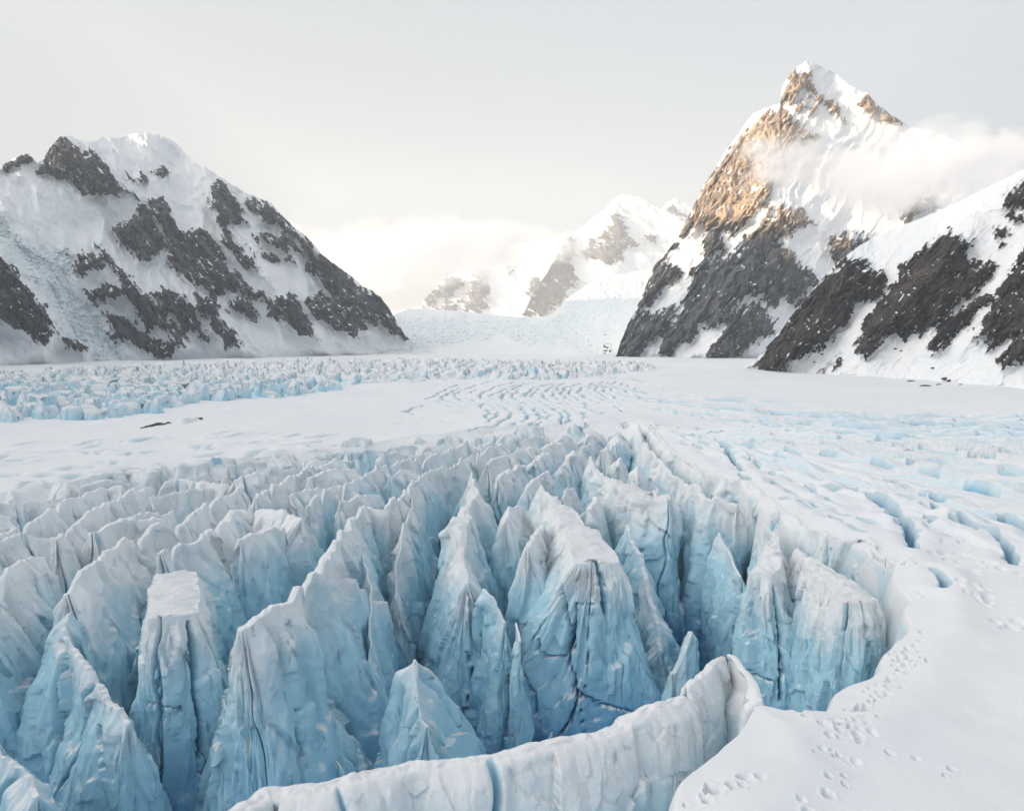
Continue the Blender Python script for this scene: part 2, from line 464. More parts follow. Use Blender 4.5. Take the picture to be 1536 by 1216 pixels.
    for s, wd_, dp_ in SLOTS:
        xs = [q[0] for q in s]; ys = [q[1] for q in s]
        m = (X > min(xs) - 7) & (X < max(xs) + 7) & (Y > min(ys) - 7) & (Y < max(ys) + 7)
        if m.any():
            x, y = X[m], Y[m]
            w = np.maximum(wd_ * .62, 0.8 * y * y / 36000 * .5)
            d = seg_dist(x + .6 * n2(x / 3, y / 3, 47), y + .8 * n2(x / 3, y / 3, 48), s)
            z[m] += -dp_ * np.exp(-(d / w) ** 4) + .35 * np.exp(-((d - 2.2) / 1.5) ** 2)
            depth[m] += 11 * np.exp(-(d / (w * 1.05)) ** 4)
    # --- the crevassed basin
    m = (Y < 300) & (Y > 10)
    if m.any():
        x, y = X[m], Y[m]
        wx = x + 1.3 * n2(x / 7, y / 7, 51); wy = y + 1.3 * n2(x / 7, y / 7, 52)
        s = poly_sdf(wx, wy, BASIN)
        wid = 3.2
        k = sstep(0.1, 1.0, s / wid)
        rough = 2.5 * fbm2(x / 6, y / 6, 4, 55)
        top = seg_dist(x, y, TOP_EDGE)
        fd = floor_depth(y) * (0.10 + 0.90 * sstep(0, 30, top))
        fd = fd * np.clip(0.25 + s / 9.0, 0, 1)
        # along the foot of the front towers the ice is still one body: a ragged sill between the deep slots and the open trough
        tf = y - np.interp(x, [q[0] for q in FRONT_LINE], [q[1] for q in FRONT_LINE]) + 2.2 * n2(x / 5, y / 9, 57)
        sill = sstep(-7, 0, tf) * sstep(20, 7, tf)
        top_s = 27 + 3.0 * n2(x / 6.5, y / 14, 58) + 2.0 * n2(x / 2, y / 6, 59)
        f1, f2, idv, _, _ = voronoi(x / 4.2, y / 5 - z[m] * 0, 9)
        top_s = top_s + 1.0 * (idv - .5) + 1.2 * sstep(.10, 0, f2 - f1) + 0.6 * fbm2(x / 2.6, y / 3.5, 3, 56)
        v1, v2, vid, vx, vy = voronoi(x / 2.3 + .3 * n2(x / 3, y / 3, 50), y / 3.0, 10)
        top_s = top_s + 1.5 * ((x / 2.3 - vx) * (vid - .5) + (y / 3.0 - vy) * (((vid * 7.3) % 1) - .5))
        fd = np.where(y < 130, fd * (1 - sill) + np.minimum(fd, top_s) * sill, fd)
        z[m] = z[m] * (1 - k) + k * (-fd + rough * np.clip(fd / 20, .1, 1))
        depth[m] = depth[m] * (1 - k) + k * np.clip(fd * .75, 0, 22)
        # the snow lifts into a soft lip before it breaks off
        z[m] += 0.7 * np.exp(-((s + 4.0) / 3.2) ** 2) * (1 - k) * (x > 10)
    # --- footprints
    for fx, fy, r, asp, dp in FOOT:
        m = (np.abs(X - fx) < 3 * r) & (np.abs(Y - fy) < 4 * r)
        if m.any():
            q = np.hypot((X[m] - fx) / r, (Y[m] - fy) / (r * 1.25 * asp)) + 0.25 * n2(X[m] / r * .9 + fx, Y[m] / r * .9, 61)
            z[m] += -dp * 1.7 * (1 - sstep(0.45, 1.05, q)) + 0.13 * dp * np.exp(-((q - 1.3) / 0.28) ** 2)
    return z, depth

def build_ground():
    tc = np.concatenate([np.linspace(-2.6, -0.68, 50)[:-1], np.linspace(-0.68, 0.68, 1230), np.linspace(0.68, 2.6, 50)[1:]])
    ys = np.concatenate([np.linspace(1300, 800, 520)[:-1], np.linspace(800, 665, 210)[:-1], np.linspace(665, 556, 430)[:-1], np.linspace(556, 512, 70)[:-1], np.linspace(512, 503.5, 18)])
    e = ray(CX, ys)[1]
    D = -H / e
    Dn = np.concatenate([[-60, -20, 5, 18], D])
    X = tc[None, :] * np.maximum(Dn, 30)[:, None]; Y = Dn[:, None] + 0 * X
    z, dep = ground_height(X, Y)
    V = np.stack([X, Y, z], -1).reshape(-1, 3)
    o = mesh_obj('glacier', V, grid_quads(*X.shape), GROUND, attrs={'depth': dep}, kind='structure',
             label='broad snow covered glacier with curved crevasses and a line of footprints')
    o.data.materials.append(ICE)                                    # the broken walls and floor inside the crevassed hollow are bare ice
    q = grid_quads(*X.shape)
    ctr = V[q].mean(1)
    mi = np.zeros(len(q), np.int32)
    near = (ctr[:, 1] < 290) & (ctr[:, 1] > 10)
    mi[near] = poly_sdf(ctr[near, 0], ctr[near, 1], BASIN) > 0.9
    if len(o.data.polygons) == len(mi): o.data.polygons.foreach_set('material_index', mi)
    return o

# ------------------------------------------------------------------ ice fins (seracs)
def resample(pts, n):
    pts = np.asarray(pts, float)
    L = np.concatenate([[0], np.cumsum(np.linalg.norm(np.diff(pts[:, :2], axis=0), axis=1))])
    s = np.linspace(0, L[-1], n)
    return np.stack([np.interp(s, L, pts[:, k]) for k in range(pts.shape[1])], 1), L[-1]

def smooth_poly(p, it):
    for _ in range(it):
        q = p.copy(); q[1:-1] = 0.25 * p[:-2] + 0.5 * p[1:-1] + 0.25 * p[2:]; p = q
    return p

FIN_LINES = []
def fin(crest, w=(5, 5), tw=0.5, zb=None, front=4.0, back=4.0, blunt=2.6, jag=0.8, flute=0.8, seed=0, prof=1.25, px=1.0, cracks=5,
        carve=(), lean=(0, 0), name='serac', label=None, category='serac', group=None, maxv=150000, rough=1.0, wmul=1.0, bias=0.0, notch=0.0, q0=0.5, round_=None):
    """One blade of ice: walls lofted from its foot to its crest, fluted, cracked and notched."""
    r_ = np.random.default_rng(1000 + seed)
    cr = np.array([c[:3] for c in crest], float)
    Dm = cr[:, 1].mean()
    ds = max(0.09, Dm / 803.0 * px)                                   # about one picture pixel
    tws = np.asarray(tw if hasattr(tw, '__len__') else [tw] * len(cr), float)
    wl, wr = w
    wls = wmul * np.asarray(wl if hasattr(wl, '__len__') else [wl] * len(cr), float)
    wrs = wmul * np.asarray(wr if hasattr(wr, '__len__') else [wr] * len(cr), float)
    full = np.concatenate([cr, tws[:, None], wls[:, None], wrs[:, None]], 1)
    _, L = resample(full, 3)
    n = int(max(8, L / ds))
    c, _ = resample(full, n)
    c = smooth_poly(c, max(2, int(0.9 / (L / n))))
    FIN_LINES.append(c[::max(1, n // 24), :2])
    if zb is None: zb = -float(floor_depth(np.array(max(cr[:, 1].min(), 95)))) - 4.0
    s = np.linspace(0, L, n)
    tan = np.gradient(c[:, :2], axis=0); tan /= np.linalg.norm(tan, axis=1, keepdims=True) + 1e-9
    for _ in range(6):
        t2 = tan.copy(); t2[1:-1] = (tan[:-2] + 2 * tan[1:-1] + tan[2:]) / 4; tan = t2 / np.linalg.norm(t2, axis=1, keepdims=True)
    nor = np.stack([-tan[:, 1], tan[:, 0]], 1)                        # left of travel (crest runs far -> near, so this is +x: picture right)
    # lateral wander of the crest, saw-toothed height
    so = seed * 13.1
    lat = 0.5 * n2(s / 6 + so, 0 * s + 1.3, 71) + 0.22 * n2(s / 1.9 + so, 0 * s + 4.3, 72)
    c[:, :2] += nor * (lat * rough)[:, None]
    saw = (1 - 2 * np.abs(n2(s / 4.2 + so, 0 * s + 7.7, 73))) * 0.7 + 0.35 * (1 - 2 * np.abs(n2(s / 1.5 + so, 0 * s + 2.2, 74))) + 0.16 * n2(s / 0.6 + so, 0 * s, 75) - 0.4
    c[:, 2] += jag * saw
    swell = 1 - 2.2 * np.abs(n2(s / 11 + so, 0 * s + 3.1, 77))
    c[:, 2] += min(jag, 1.0) * 1.0 * (swell + .35) * np.clip(L / 20, .2, 1)
    cuts = []; blue = 0
    if notch > 0 and L > 9:
        pos = 3.0
        while pos < L - 2.5:
            pos += r_.uniform(4.5, 12.5) / notch
            if pos < L - 2: cuts.append((pos, r_.uniform(1.5, 6.0) * min(1, notch), r_.uniform(0.35, 0.95), r_.uniform(.5, 1.9), r_.uniform(-.12, .12)))
    for p_, dz_, w_, dd_, sl_ in cuts:
        c[:, 2] -= dz_ * np.exp(-(np.abs(s - p_) / w_) ** 1.4) + 0.25 * dz_ * np.exp(-np.abs(s - p_) / (2.2 * w_ + .4))
    # outline
    capn = int(max(8, (np.mean(wls[-1:]) + wrs[-1]) * 0.5 * math.pi / ds * 0.8))
    capb = int(max(6, (wls[0] + wrs[0]) * 0.5 * math.pi / ds * 0.35))
    th = np.linspace(0.5 * np.pi, -0.5 * np.pi, capn + 2)[1:-1]
    ca = np.sign(np.sin(th)) * np.abs(np.sin(th)) ** (2 / blunt); cb = np.abs(np.cos(th)) ** (2 / blunt)
    tb = np.linspace(-0.5 * np.pi, -1.5 * np.pi, capb + 2)[1:-1]
    ba = np.sign(np.sin(tb)) * np.abs(np.sin(tb)) ** (2 / 2.2); bb = -np.abs(np.cos(tb)) ** (2 / 2.2)
    idx = np.concatenate([np.arange(n), np.full(capn, n - 1), np.arange(n - 1, -1, -1), np.zeros(capb, int)])
    A = np.concatenate([np.ones(n), ca, -np.ones(n), ba])
    B = np.concatenate([np.zeros(n), cb, np.zeros(n), bb])
    m = len(idx)
    c_i = c[idx]; nn = nor[idx]; tt = tan[idx]
    wside = np.where(A > 0, c_i[:, 5], c_i[:, 4])
    fe = np.where(B > 0, front, back)
    out = nn * A[:, None] + tt * B[:, None]
    out /= np.linalg.norm(out, axis=1, keepdims=True) + 1e-9
    hgt = c_i[:, 2].mean() - zb
    nrow = int(max(7, hgt / (ds * 1.15)))
    if (nrow + 4) * m > maxv:
        nrow = max(8, int(maxv / m) - 4)
    v = np.linspace(0, 1, nrow) ** 1.1
    top_u = np.array([0.0, 0.35, 0.68, 0.88])
    rows = []; vv = []; halfs = []
    base_out = c_i[:, :2] + nn * (A * wside)[:, None] + tt * (B * fe)[:, None]
    arc = np.concatenate([[0], np.cumsum(np.linalg.norm(np.diff(base_out, axis=0), axis=1))])
    fpos = np.array(lean)
    q0s = np.asarray(q0 if hasattr(q0, '__len__') else [q0, q0], float)
    q0c = np.interp(np.linspace(0, 1, n), np.linspace(0, 1, len(q0s)), q0s)[idx]
    def ring(q, zz, wob):
        tf = np.minimum(0.6, fe * 0.2)
        rs = (1 - (1 - np.minimum(q / q0c, 1)) ** 1.2) if round_ is None else q ** round_
        rs = rs * wob
        rf = q ** (0.9 if round_ is None else round_)
        half = c_i[:, 3] + (wside - c_i[:, 3]) * rs
        fw = B * (tf + (fe - tf) * rf)
        xy = c_i[:, :2] + nn * (A * half)[:, None] + tt * fw[:, None] + fpos * q
        return np.concatenate([xy, zz[:, None]], 1), np.minimum(half, np.where(np.abs(B) > .02, tf + (fe - tf) * rf + .3, 99))
    for u in top_u:                                                    # the top, from the crest line outwards
        tf = np.minimum(0.6, fe * 0.2)
        xy = c_i[:, :2] + nn * (A * c_i[:, 3] * u)[:, None] + tt * (B * tf * u)[:, None]
        rows.append(np.concatenate([xy, (c_i[:, 2] + 0.22 * (1 - u) * np.minimum(1, c_i[:, 3]))[:, None]], 1)); vv.append(np.zeros(m)); halfs.append(c_i[:, 3] * u)
    wob = 1 + 0.22 * n2(arc / 9 + so, 0 * arc, 76)
    for q in v:
        zz = c_i[:, 2] + (zb - c_i[:, 2]) * q
        rg_, hf_ = ring(q, zz, wob if q < .98 else 1.0)
        rows.append(rg_); vv.append(np.full(m, q)); halfs.append(hf_)
    V = np.stack(rows); VV = np.stack(vv)
    # displacement
    S = np.broadcast_to(arc, VV.shape)
    zrel = c_i[None, :, 2] - V[..., 2]
    fw = flute
    warp = 2.4 * n2(S / 9 + so, zrel / 11, 81) + 0.5 * n2(S / 3 + so, zrel / 4, 78)
    col = np.abs(n2((S + 1.5 * warp) / 3.6 + so, zrel / 40 + so, 82))
    d = fw * 0.55 * (np.minimum(col * 2.6, 1) - 0.6)
    col2 = np.abs(n2((S + warp) / 1.3 + so, zrel / 16, 83))
    d = d + fw * 0.09 * (np.minimum(col2 * 2.2, 1) - 0.6)
    d = d + fw * 0.9 * (np.minimum(np.abs(n2((S + 2 * warp) / 9.5 + so, zrel / 70 + so, 80)) * 2.4, 1) - 0.6)
    sc_ = s[idx][None, :] + 0 * VV
    for p_, dz_, w_, dd_, sl_ in cuts:                                # each notch runs down the walls as a cleft between two ribs
        e_ = np.abs(sc_ - p_ - sl_ * zrel - 0.5 * n2(zrel / 6, 0 * zrel + p_, 79))
        side_ = np.where(np.abs(A)[None, :] > .98, 1.0, 0.0)
        d = d - side_ * dd_ * (1.5 * np.exp(-(e_ / (w_ * .8)) ** 1.2) + 0.8 * np.exp(-e_ / 1.6)) * sstep(1.0, .55, VV)
    p3 = V * np.array([1, 1, 0.6])
    d = d + rough * 0.95 * fbm3(p3 / 8.5, 3, 84 + seed % 5, .42) + rough * 0.16 * fbm3(p3 / 0.95, 2, 88)
    # scalloped, faceted breakage
    if maxv > 5000:
        f1, f2, idv, vx, vy = voronoi((S / 4.4 + so), zrel / 8.5 + so, 3)
        d = d + rough * 1.15 * ((S / 4.4 + so - vx) * (idv - .5) * 2 + (zrel / 8.5 + so - vy) * (((idv * 7.3) % 1) - .5) * 2)
        f1, f2, idv, vx, vy = voronoi((S / 1.7 + so), zrel / 3.1 + so, 4)
        d = d + rough * 0.30 * ((S / 1.7 + so - vx) * (idv - .5) * 2 + (zrel / 3.1 + so - vy) * (((idv * 7.3) % 1) - .5) * 2)
        d = d + rough * 0.22 * (idv - 0.5) * sstep(0.0, 0.12, f2 - f1)
    env = sstep(0.0, 0.07, VV)
    d = d * env
    for k in range(int(cracks * 2)):                                           # upright cracks
        s0 = r_.uniform(0, arc[-1]); v1 = r_.uniform(0.25, 0.95); v0 = r_.choice([0, 0, r_.uniform(0, .4)])
        path = s0 + 1.2 * n2(zrel / 5, 0 * zrel + k * 3.3 + so, 91) + r_.uniform(-6, 6) * VV
        wd = r_.uniform(0.13, 0.36)
        wd = wd * (1 - 0.6 * VV / max(v1, .1)).clip(.25, 1)
        mk = np.exp(-((S - path) / wd) ** 2) * sstep(v0 - 0.05, v0 + 0.05, VV) * sstep(v1 + 0.1, v1 - 0.1, VV)
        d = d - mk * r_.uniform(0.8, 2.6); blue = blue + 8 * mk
    HF = np.stack(halfs)
    d = np.maximum(d, -0.8 * HF)
    V[..., :2] += out[None] * d[..., None]
    ru = len(top_u)
    V[:ru, :, 2] += (0.42 * fbm3(V[:ru] / 0.8, 3, 95) + 0.3 * fbm3(V[:ru] / 2.2, 2, 96)) * np.minimum(1, c_i[None, :, 3])
    V[ru:, :, 2] += 0.25 * rough * n3(V[ru:] / 1.6, 97) * VV[ru:]
    for pl, wpx, dp in carve:                                         # traced cracks, cut into the face they cross
        qx, qy = project(V)
        dd = seg_dist(qx + 2.5 * n2(qx / 9, qy / 9, 98), qy + 1.5 * n2(qx / 9, qy / 9, 99), pl)
        facing = sstep(-0.2, -0.6, out[None, :, 1])
        mk = np.exp(-(dd / (wpx * .8)) ** 2) * facing
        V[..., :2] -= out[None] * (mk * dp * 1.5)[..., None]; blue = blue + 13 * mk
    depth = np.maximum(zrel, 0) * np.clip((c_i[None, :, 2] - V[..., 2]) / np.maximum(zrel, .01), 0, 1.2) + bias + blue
    loc = (c[:, 0].mean(), c[:, 1].mean(), zb)
    if tws.max() >= 1.5 and label and maxv > 20000:                    # broad tops carry a cap of settled snow: a part of its own
        k = ru + 1
        o = mesh_obj(name, V[k - 1:].reshape(-1, 3), grid_quads(len(V) - k + 1, m, True), ICE, loc, attrs={'depth': depth[k - 1:]}, label=label, category=category, group=group)
        cap = mesh_obj('snow_cap', V[:k].reshape(-1, 3), grid_quads(k, m, True), SNOWCAP, loc, attrs={'depth': depth[:k] * 0})
        cap.parent = o; cap.location = (0, 0, 0)
        return o
    return mesh_obj(name, V.reshape(-1, 3), grid_quads(len(V), m, True), ICE, loc, attrs={'depth': depth}, label=label, category=category, group=group)

def G(*pts):
    out = []
    for p in pts:
        z = p[2] if len(p) > 2 else 0.0
        out.append(ground_at(p[0], p[1], z))
    return np.array(out)

FRONT = 'tall seracs in the crevassed foreground'
LONG = 'long ice blades running towards the viewer'
HERO = [
  dict(crest=G((813,734),(835,760),(860,790,-.5),(885,822,-1),(893,846,-2)), tw=[.3,1.3,2.2,3.0,3.2], w=([5,7,9,10.5,10.5],[4,5,5.5,6.5,6.5]), front=5.5, blunt=3.2, jag=.5, cracks=3, flute=.5,
       carve=[([(848,812),(842,840),(836,870),(846,900),(850,925),(858,955),(852,985),(862,1020),(866,1050),(855,1080),(838,1105)],2.4,1.3),([(882,822),(895,845),(905,880),(908,920)],4.0,1.3),([(863,905),(862,935),(861,975)],2.2,.9),([(808,960),(806,975),(820,985),(848,985)],2.0,.8),([(770,980),(782,1010),(795,1035),(803,1040),(803,1070)],2.2,.9),([(860,1030),(880,1045),(900,1055),(950,1068)],2.0,.6),([(864,905),(890,907)],1.5,.5)],
       label='big central serac with a snowy flat top and long winding cracks down its front', group=FRONT),
  dict(crest=G((706,714),(714,742),(702,764),(690,790,-.5),(694,830,-3),(700,880,-6)), tw=[.4,.6,.8,1.6,.7,.5], w=([4,4,4,4.5,5,5],[4,4.5,5,6,6.5,6.5]), front=5, jag=.6, cracks=4,
       carve=[([(700,980),(712,1010),(705,1050),(690,1080),(668,1098),(655,1115)],2.2,.9),([(668,1100),(640,1085),(628,1060)],1.8,.7)],
       label='blue fronted serac with a sharp sunlit ridge, directly left of the big central serac', group=FRONT),
  dict(crest=G((727,886,-6),(744,902,-7),(758,930,-9)), tw=.4, w=(2.2,1.8), front=2.2, back=2, jag=.7, cracks=2, label='thin double tipped ice splinter in the gap left of the big central serac', group=FRONT),
  dict(crest=G((772,935,-9),(778,960,-10)), tw=.3, w=(1.2,1.2), front=1.2, back=1.2, jag=.3, cracks=0, label='tiny ice tooth at the left foot of the big central serac', group=FRONT),
  dict(crest=G((618,985,-7),(622,1030,-10),(640,1085,-13)), tw=.3, w=(4,6.5), front=4, back=2.5, jag=.8, cracks=4, label='low pointed ice wedge split from the foot of the blue fronted serac', group=FRONT),
  dict(crest=G((745,674),(706,692),(670,706),(640,716),(620,731),(606,753),(578,764),(552,762),(522,798),(478,870),(404,930,-1),(366,957,-2)), tw=[.3,.3,.4,.4,.4,.6,.6,.6,.7,.8,.9,1.0], w=([3.5,3.5,4,4,4,4,4,4.5,5,6,6,6],[3.5,3.5,4,4,4,4,4,5,6,6.5,7,7]), front=4.5, jag=1.0, cracks=10, maxv=230000,
       carve=[([(505,850),(500,900),(495,960),(500,1020),(510,1085)],3.2,2.0),([(440,1010),(452,1060),(445,1100),(462,1150)],2.0,.9)],
       label='broad serac left of centre with a wide blue face and a grey snow ramp', group=FRONT),
  dict(crest=G((527,793,-1),(540,815,-2),(552,870,-5),(556,940,-9),(553,1010,-13)), tw=.3, w=(3.2,3.2), front=4, back=2, jag=.5, cracks=2, notch=0, label='blue prow shaped ice blade leaning out of the deep cleft left of centre', group=FRONT),
  dict(crest=G((622,730),(614,765,-1),(602,800,-3),(596,850,-7),(592,900,-11)), tw=.3, w=(3,3), front=3, back=2, jag=.35, notch=0, cracks=2, label='ribbed ice blade falling away behind the blue prow', group=FRONT),
  dict(crest=G((262,862),(258,890),(258,926,-.5)), tw=[2.4,2.7,2.5], w=(4.2,4.6), front=3, blunt=3.4, jag=.4, flute=.6, cracks=4,
       carve=[([(285,935),(290,985),(293,1040),(302,1085),(300,1135)],4.0,2.0),([(232,985),(238,1005),(234,1035)],1.8,.6),([(220,1052),(245,1060),(268,1064)],1.6,.5),([(270,1060),(265,1110)],1.8,.7)],
       label='upright ice column with a square trampled snow top', group=FRONT),
  dict(crest=G((700,666),(646,687),(610,695),(568,702),(541,724),(486,741),(462,757)), tw=.5, w=(4,4.2), front=3.5, jag=.9, cracks=7, label='long pale ice blade with a scooped blue end behind the broad serac', group=LONG),
  dict(crest=G((452,785,-.5),(424,774),(394,768),(362,762),(338,786),(300,811),(262,824),(241,835)), tw=[.5,.8,1,1,.8,.7,.6,.5], w=(4.2,6), front=3.5, jag=.8, cracks=7, label='rounded pale ice hump with dirty cracks behind the square topped column', group=LONG),
  dict(crest=G((360,734),(338,744),(300,769),(261,789),(226,795),(182,820),(147,851),(117,866),(102,895,-2)), tw=[.6,.6,.7,.8,.8,.7,.6,.7,.8], w=([4.2,4.2,4.2,4.2,4.2,4.5,5,6,6],[4,4,4,4,4,4,4.5,6,7]), front=5, jag=.9, cracks=8, label='long grey white ice blade ending in a deep blue hollow at the left', group=LONG),
  dict(crest=G((103,935,-3),(93,956,-4),(118,1000,-6),(150,1045,-8.5),(190,1090,-10)), tw=[.4,.6,.8,.8,.6], w=([4,4,3.5,3.5,3.5],[4,4,3.5,3,3]), front=5, back=3, jag=.8, cracks=3,
       carve=[([(92,965),(96,1010),(94,1060),(89,1110)],3.2,1.4),([(148,1090),(150,1120),(152,1150)],2.8,1.2)],
       label='pointed ice spire with a split tip at lower left', group=FRONT),
  dict(crest=G((-40,1060,-5),(0,1125,-8),(30,1165,-10),(50,1200,-11)), tw=.6, w=(4,4), front=4, jag=.9, cracks=2, label='low ice blade cut off by the lower left corner', group=FRONT),
  dict(crest=G((70,1170,-11),(80,1200,-12)), tw=.4, w=(2,2), front=2, back=2, jag=.5, cracks=1, label='small ice tooth at the foot of the split spire', group=FRONT),
  dict(crest=G((330,1030,-9),(340,1060,-10),(345,1100,-12)), tw=.3, w=(1.8,2.2), front=2.5, back=2, jag=.9, cracks=2, label='pair of thin ice teeth beside the square topped column', group=FRONT),
  dict(crest=G((352,985,-7),(350,1030,-9.5),(352,1090,-13)), tw=.3, w=(4.5,5), front=4, back=4, jag=.9, cracks=3, label='low ice wedge filling the gap right of the square topped column', group=FRONT),
  dict(crest=G((470,1040,-11),(480,1090,-13.5),(490,1130,-16)), tw=.4, w=(6,6), front=4, back=4, jag=.8, cracks=4, label='low broken ice apron at the foot of the wide blue face', group=FRONT),
  dict(crest=G((215,1040,-10),(225,1100,-13)), tw=.3, w=(4,4), front=3, back=3, jag=.8, cracks=2, label='low ice wedge between the split spire and the square topped column', group=FRONT),
  dict(crest=G((338,731),(262,728),(208,736),(170,755),(130,780),(97,800),(84,818,-.5)), tw=.6, w=(4.2,4.5), front=4, jag=1., cracks=9, label='dirt streaked ice blade ending in a dark cleft at far left', group=LONG),
  dict(crest=G((180,736),(160,736),(131,744),(92,757),(52,788),(0,809),(-60,832)), tw=.6, w=(4,4), front=3, jag=.8, cracks=5, label='smooth rounded ice blade leaving the left edge', group=LONG),
  dict(crest=G((80,812,-1),(40,812,-.5),(0,815),(-70,850)), tw=.6, w=(4,4.5), front=3, back=3, jag=1., cracks=6, label='dirty notched ice blade at the left edge below the smooth one', group=LONG),
  dict(crest=G((60,845,-1.5),(38,845,-1),(0,872,-1),(-80,930,-1)), tw=.5, w=(4,5), front=3, back=3, jag=1., cracks=6, label='streaked ice blade with open slots at the left edge', group=LONG),
  dict(crest=G((150,715),(100,729),(55,722),(28,727),(16,748,-1)), tw=.8, w=(4.5,5), front=4, jag=.7, cracks=4, label='blunt ice block with a blue hollow at the upper left end of the rows', group=LONG),
  dict(crest=G((232,707),(176,705),(165,712)), tw=2.4, w=(4.5,5), front=3.5, blunt=3.4, jag=.6, cracks=3, label='flat topped ice block on the upper left edge of the rows', group=LONG),
  dict(crest=G((310,697),(272,701),(240,698),(232,706)), tw=1.2, w=(4,4.5), front=3.5, jag=.7, cracks=3, label='ice block with a cream top right of the flat topped block', group=LONG),
  dict(crest=G((470,700),(430,720),(404,738),(386,752)), tw=.7, w=(3.5,3.8), front=3, jag=.9, cracks=3, label='short ice blade behind the rounded hump', group=LONG),
  dict(crest=G((884,688),(897,714),(930,733),(965,749,-.3),(1001,752,-.5)), tw=[.3,.8,1.6,2.3,2.6], w=([4,4.5,5,5.5,5.5],[4,4.5,5,5,5]), front=4, blunt=3, jag=.6, cracks=3,
       carve=[([(936,765),(934,800),(932,825)],4.,2.4)], label='squarish serac with a snow ledge on top, right behind the big central serac', group=FRONT),
  dict(crest=G((940,795,-4),(965,845,-8),(982,915,-14),(990,975,-18)), tw=.8, w=(4,4), front=4, back=2.5, jag=.8, cracks=2, rough=1.3, label='rubble covered ice spur on the right flank of the big central serac', group=FRONT),
  dict(crest=G((958,643),(962,664),(985,690),(1002,711),(1030,725),(1046,736),(1060,753),(1103,761,-.5)), tw=[.4,.5,.7,.8,.8,.8,.9,1.1], w=(4.5,[5,5,5,5.5,6,6,6,6]), front=2.5, blunt=3.4, jag=.7, flute=.6, cracks=7, label='long smooth walled serac ending in an upright edge right of centre', group=FRONT),
  dict(crest=G((1080,806,-5),(1094,832,-7),(1110,866,-9)), tw=.4, w=(2.5,4), front=3, back=2, jag=.8, cracks=1, label='ragged ice spur below the upright edge of the smooth walled serac', group=FRONT),
  dict(crest=G((1033,948,-12),(1024,975,-14),(1012,1010,-17)), tw=.8, w=(2.5,2.5), front=3, back=2, jag=.4, cracks=1, label='small rounded ice fin standing in the deep hollow right of centre', group=FRONT),
  dict(crest=G((1148,788),(1164,815),(1158,842,-.8),(1140,866,-2)), tw=[.4,1.0,1.4,1.5], w=([3,3.2,3.4,3.4],[4,5,6,6.5]), front=4, blunt=3.4, jag=.5, flute=.6, cracks=3,
       carve=[([(1162,880),(1168,930),(1172,1000),(1170,1050)],3,1.2),([(1125,905),(1124,925)],2.4,1),([(1115,930),(1113,950)],2.2,.9),([(1120,1005),(1145,1018),(1160,1022)],1.8,.5)],
       label='tall stepped serac with a flat front at the right of the deep hollow', group=FRONT),
  dict(crest=G((1196,826),(1230,858,-.3),(1266,886,-.8),(1292,903,-1.2)), tw=[.8,1.6,2.2,2.4], w=([3.4,3.6,3.8,3.8],[4,4.5,5,5]), front=4, blunt=3.6, jag=.4, flute=.6, cracks=3,
       carve=[([(1268,905),(1268,935),(1264,945)],3,1.4),([(1258,950),(1252,985),(1240,1015)],2.2,.8),([(1225,1000),(1215,1030),(1195,1060)],2.4,.9),([(1218,965),(1225,990),(1226,1010)],1.8,.6)],
       label='flat topped serac with crusty snow, nearest the footprints', group=FRONT),
  dict(crest=G((1327,927,-4),(1333,945,-5)), tw=.5, w=(1.8,1.8), front=1.8, back=1.8, jag=.4, cracks=1, zb=-22, label='small pointed ice tooth between the flat topped serac and the snow', group=FRONT),
  dict(crest=G((972,637,.5),(1000,668,.5),(1026,690,.5),(1060,711,.5),(1092,724,.5),(1116,722,.5),(1150,746,.5),(1176,770,.5),(1202,786,.5),(1242,806,.5),(1284,810,.5),(1301,806,.8),(1312,828,.6),(1348,845,.6),(1364,841,1),(1377,872,.6),(1384,905,.3),(1370,940,-1),(1343,982,-3)), tw=.7, w=(3.2,[4,4,4,4,4,4.5,5,5,5,5,5.5,5.5,5.5,5.5,5,4.5,4,4,4]), front=3, jag=.45, flute=.8, notch=0, bias=0.0, q0=.5, cracks=14, maxv=230000,
       carve=[([(1290,815),(1293,845),(1297,870),(1302,880)],3.2,1.6),([(1305,850),(1304,890),(1306,910)],2.6,1.4)],
       label='long fluted ice wall along the right side of the crevasses', group=LONG),
  dict(crest=G((1022,1042,.4),(1006,1050,.3),(962,1076,.2),(905,1098),(860,1110),(790,1124),(700,1140),(620,1152),(560,1168),(480,1184),(400,1190),(340,1230)), tw=[.7,.8,.8,.8,.8,.9,.9,1.0,1.1,1.1,1.0,.8], w=([4]+[5]*11,[3.5,4,4.5]+[5.5]*9), zb=-14, notch=0, wmul=1, round_=.55, front=4, back=1.2, jag=.22, flute=.3, cracks=3, rough=.7, maxv=300000,
       label='curved ice lip with a white rim at the bottom edge', group=FRONT),
  dict(crest=G((1082,988,.9),(1066,998,1.0),(1046,1016,.6),(1030,1034,.3)), tw=[.5,.6,.6,.5], w=(3.6,3.4), zb=-14, wmul=1, round_=.7, front=1.3, back=1.3, jag=.35, flute=.4, cracks=3, rough=.8, notch=.5,
       label='broken ice block between the curved lip and the split tooth', group=FRONT),
  dict(crest=G((1098,984,1.0),(1108,1000,.9),(1120,1022,.5),(1134,1048,.2)), tw=.6, w=(2.6,2.8), zb=-14, round_=.8, wmul=1, front=1.6, back=1.4, jag=.3, cracks=1, label='split ice tooth standing at the right end of the curved lip', group=FRONT),
]

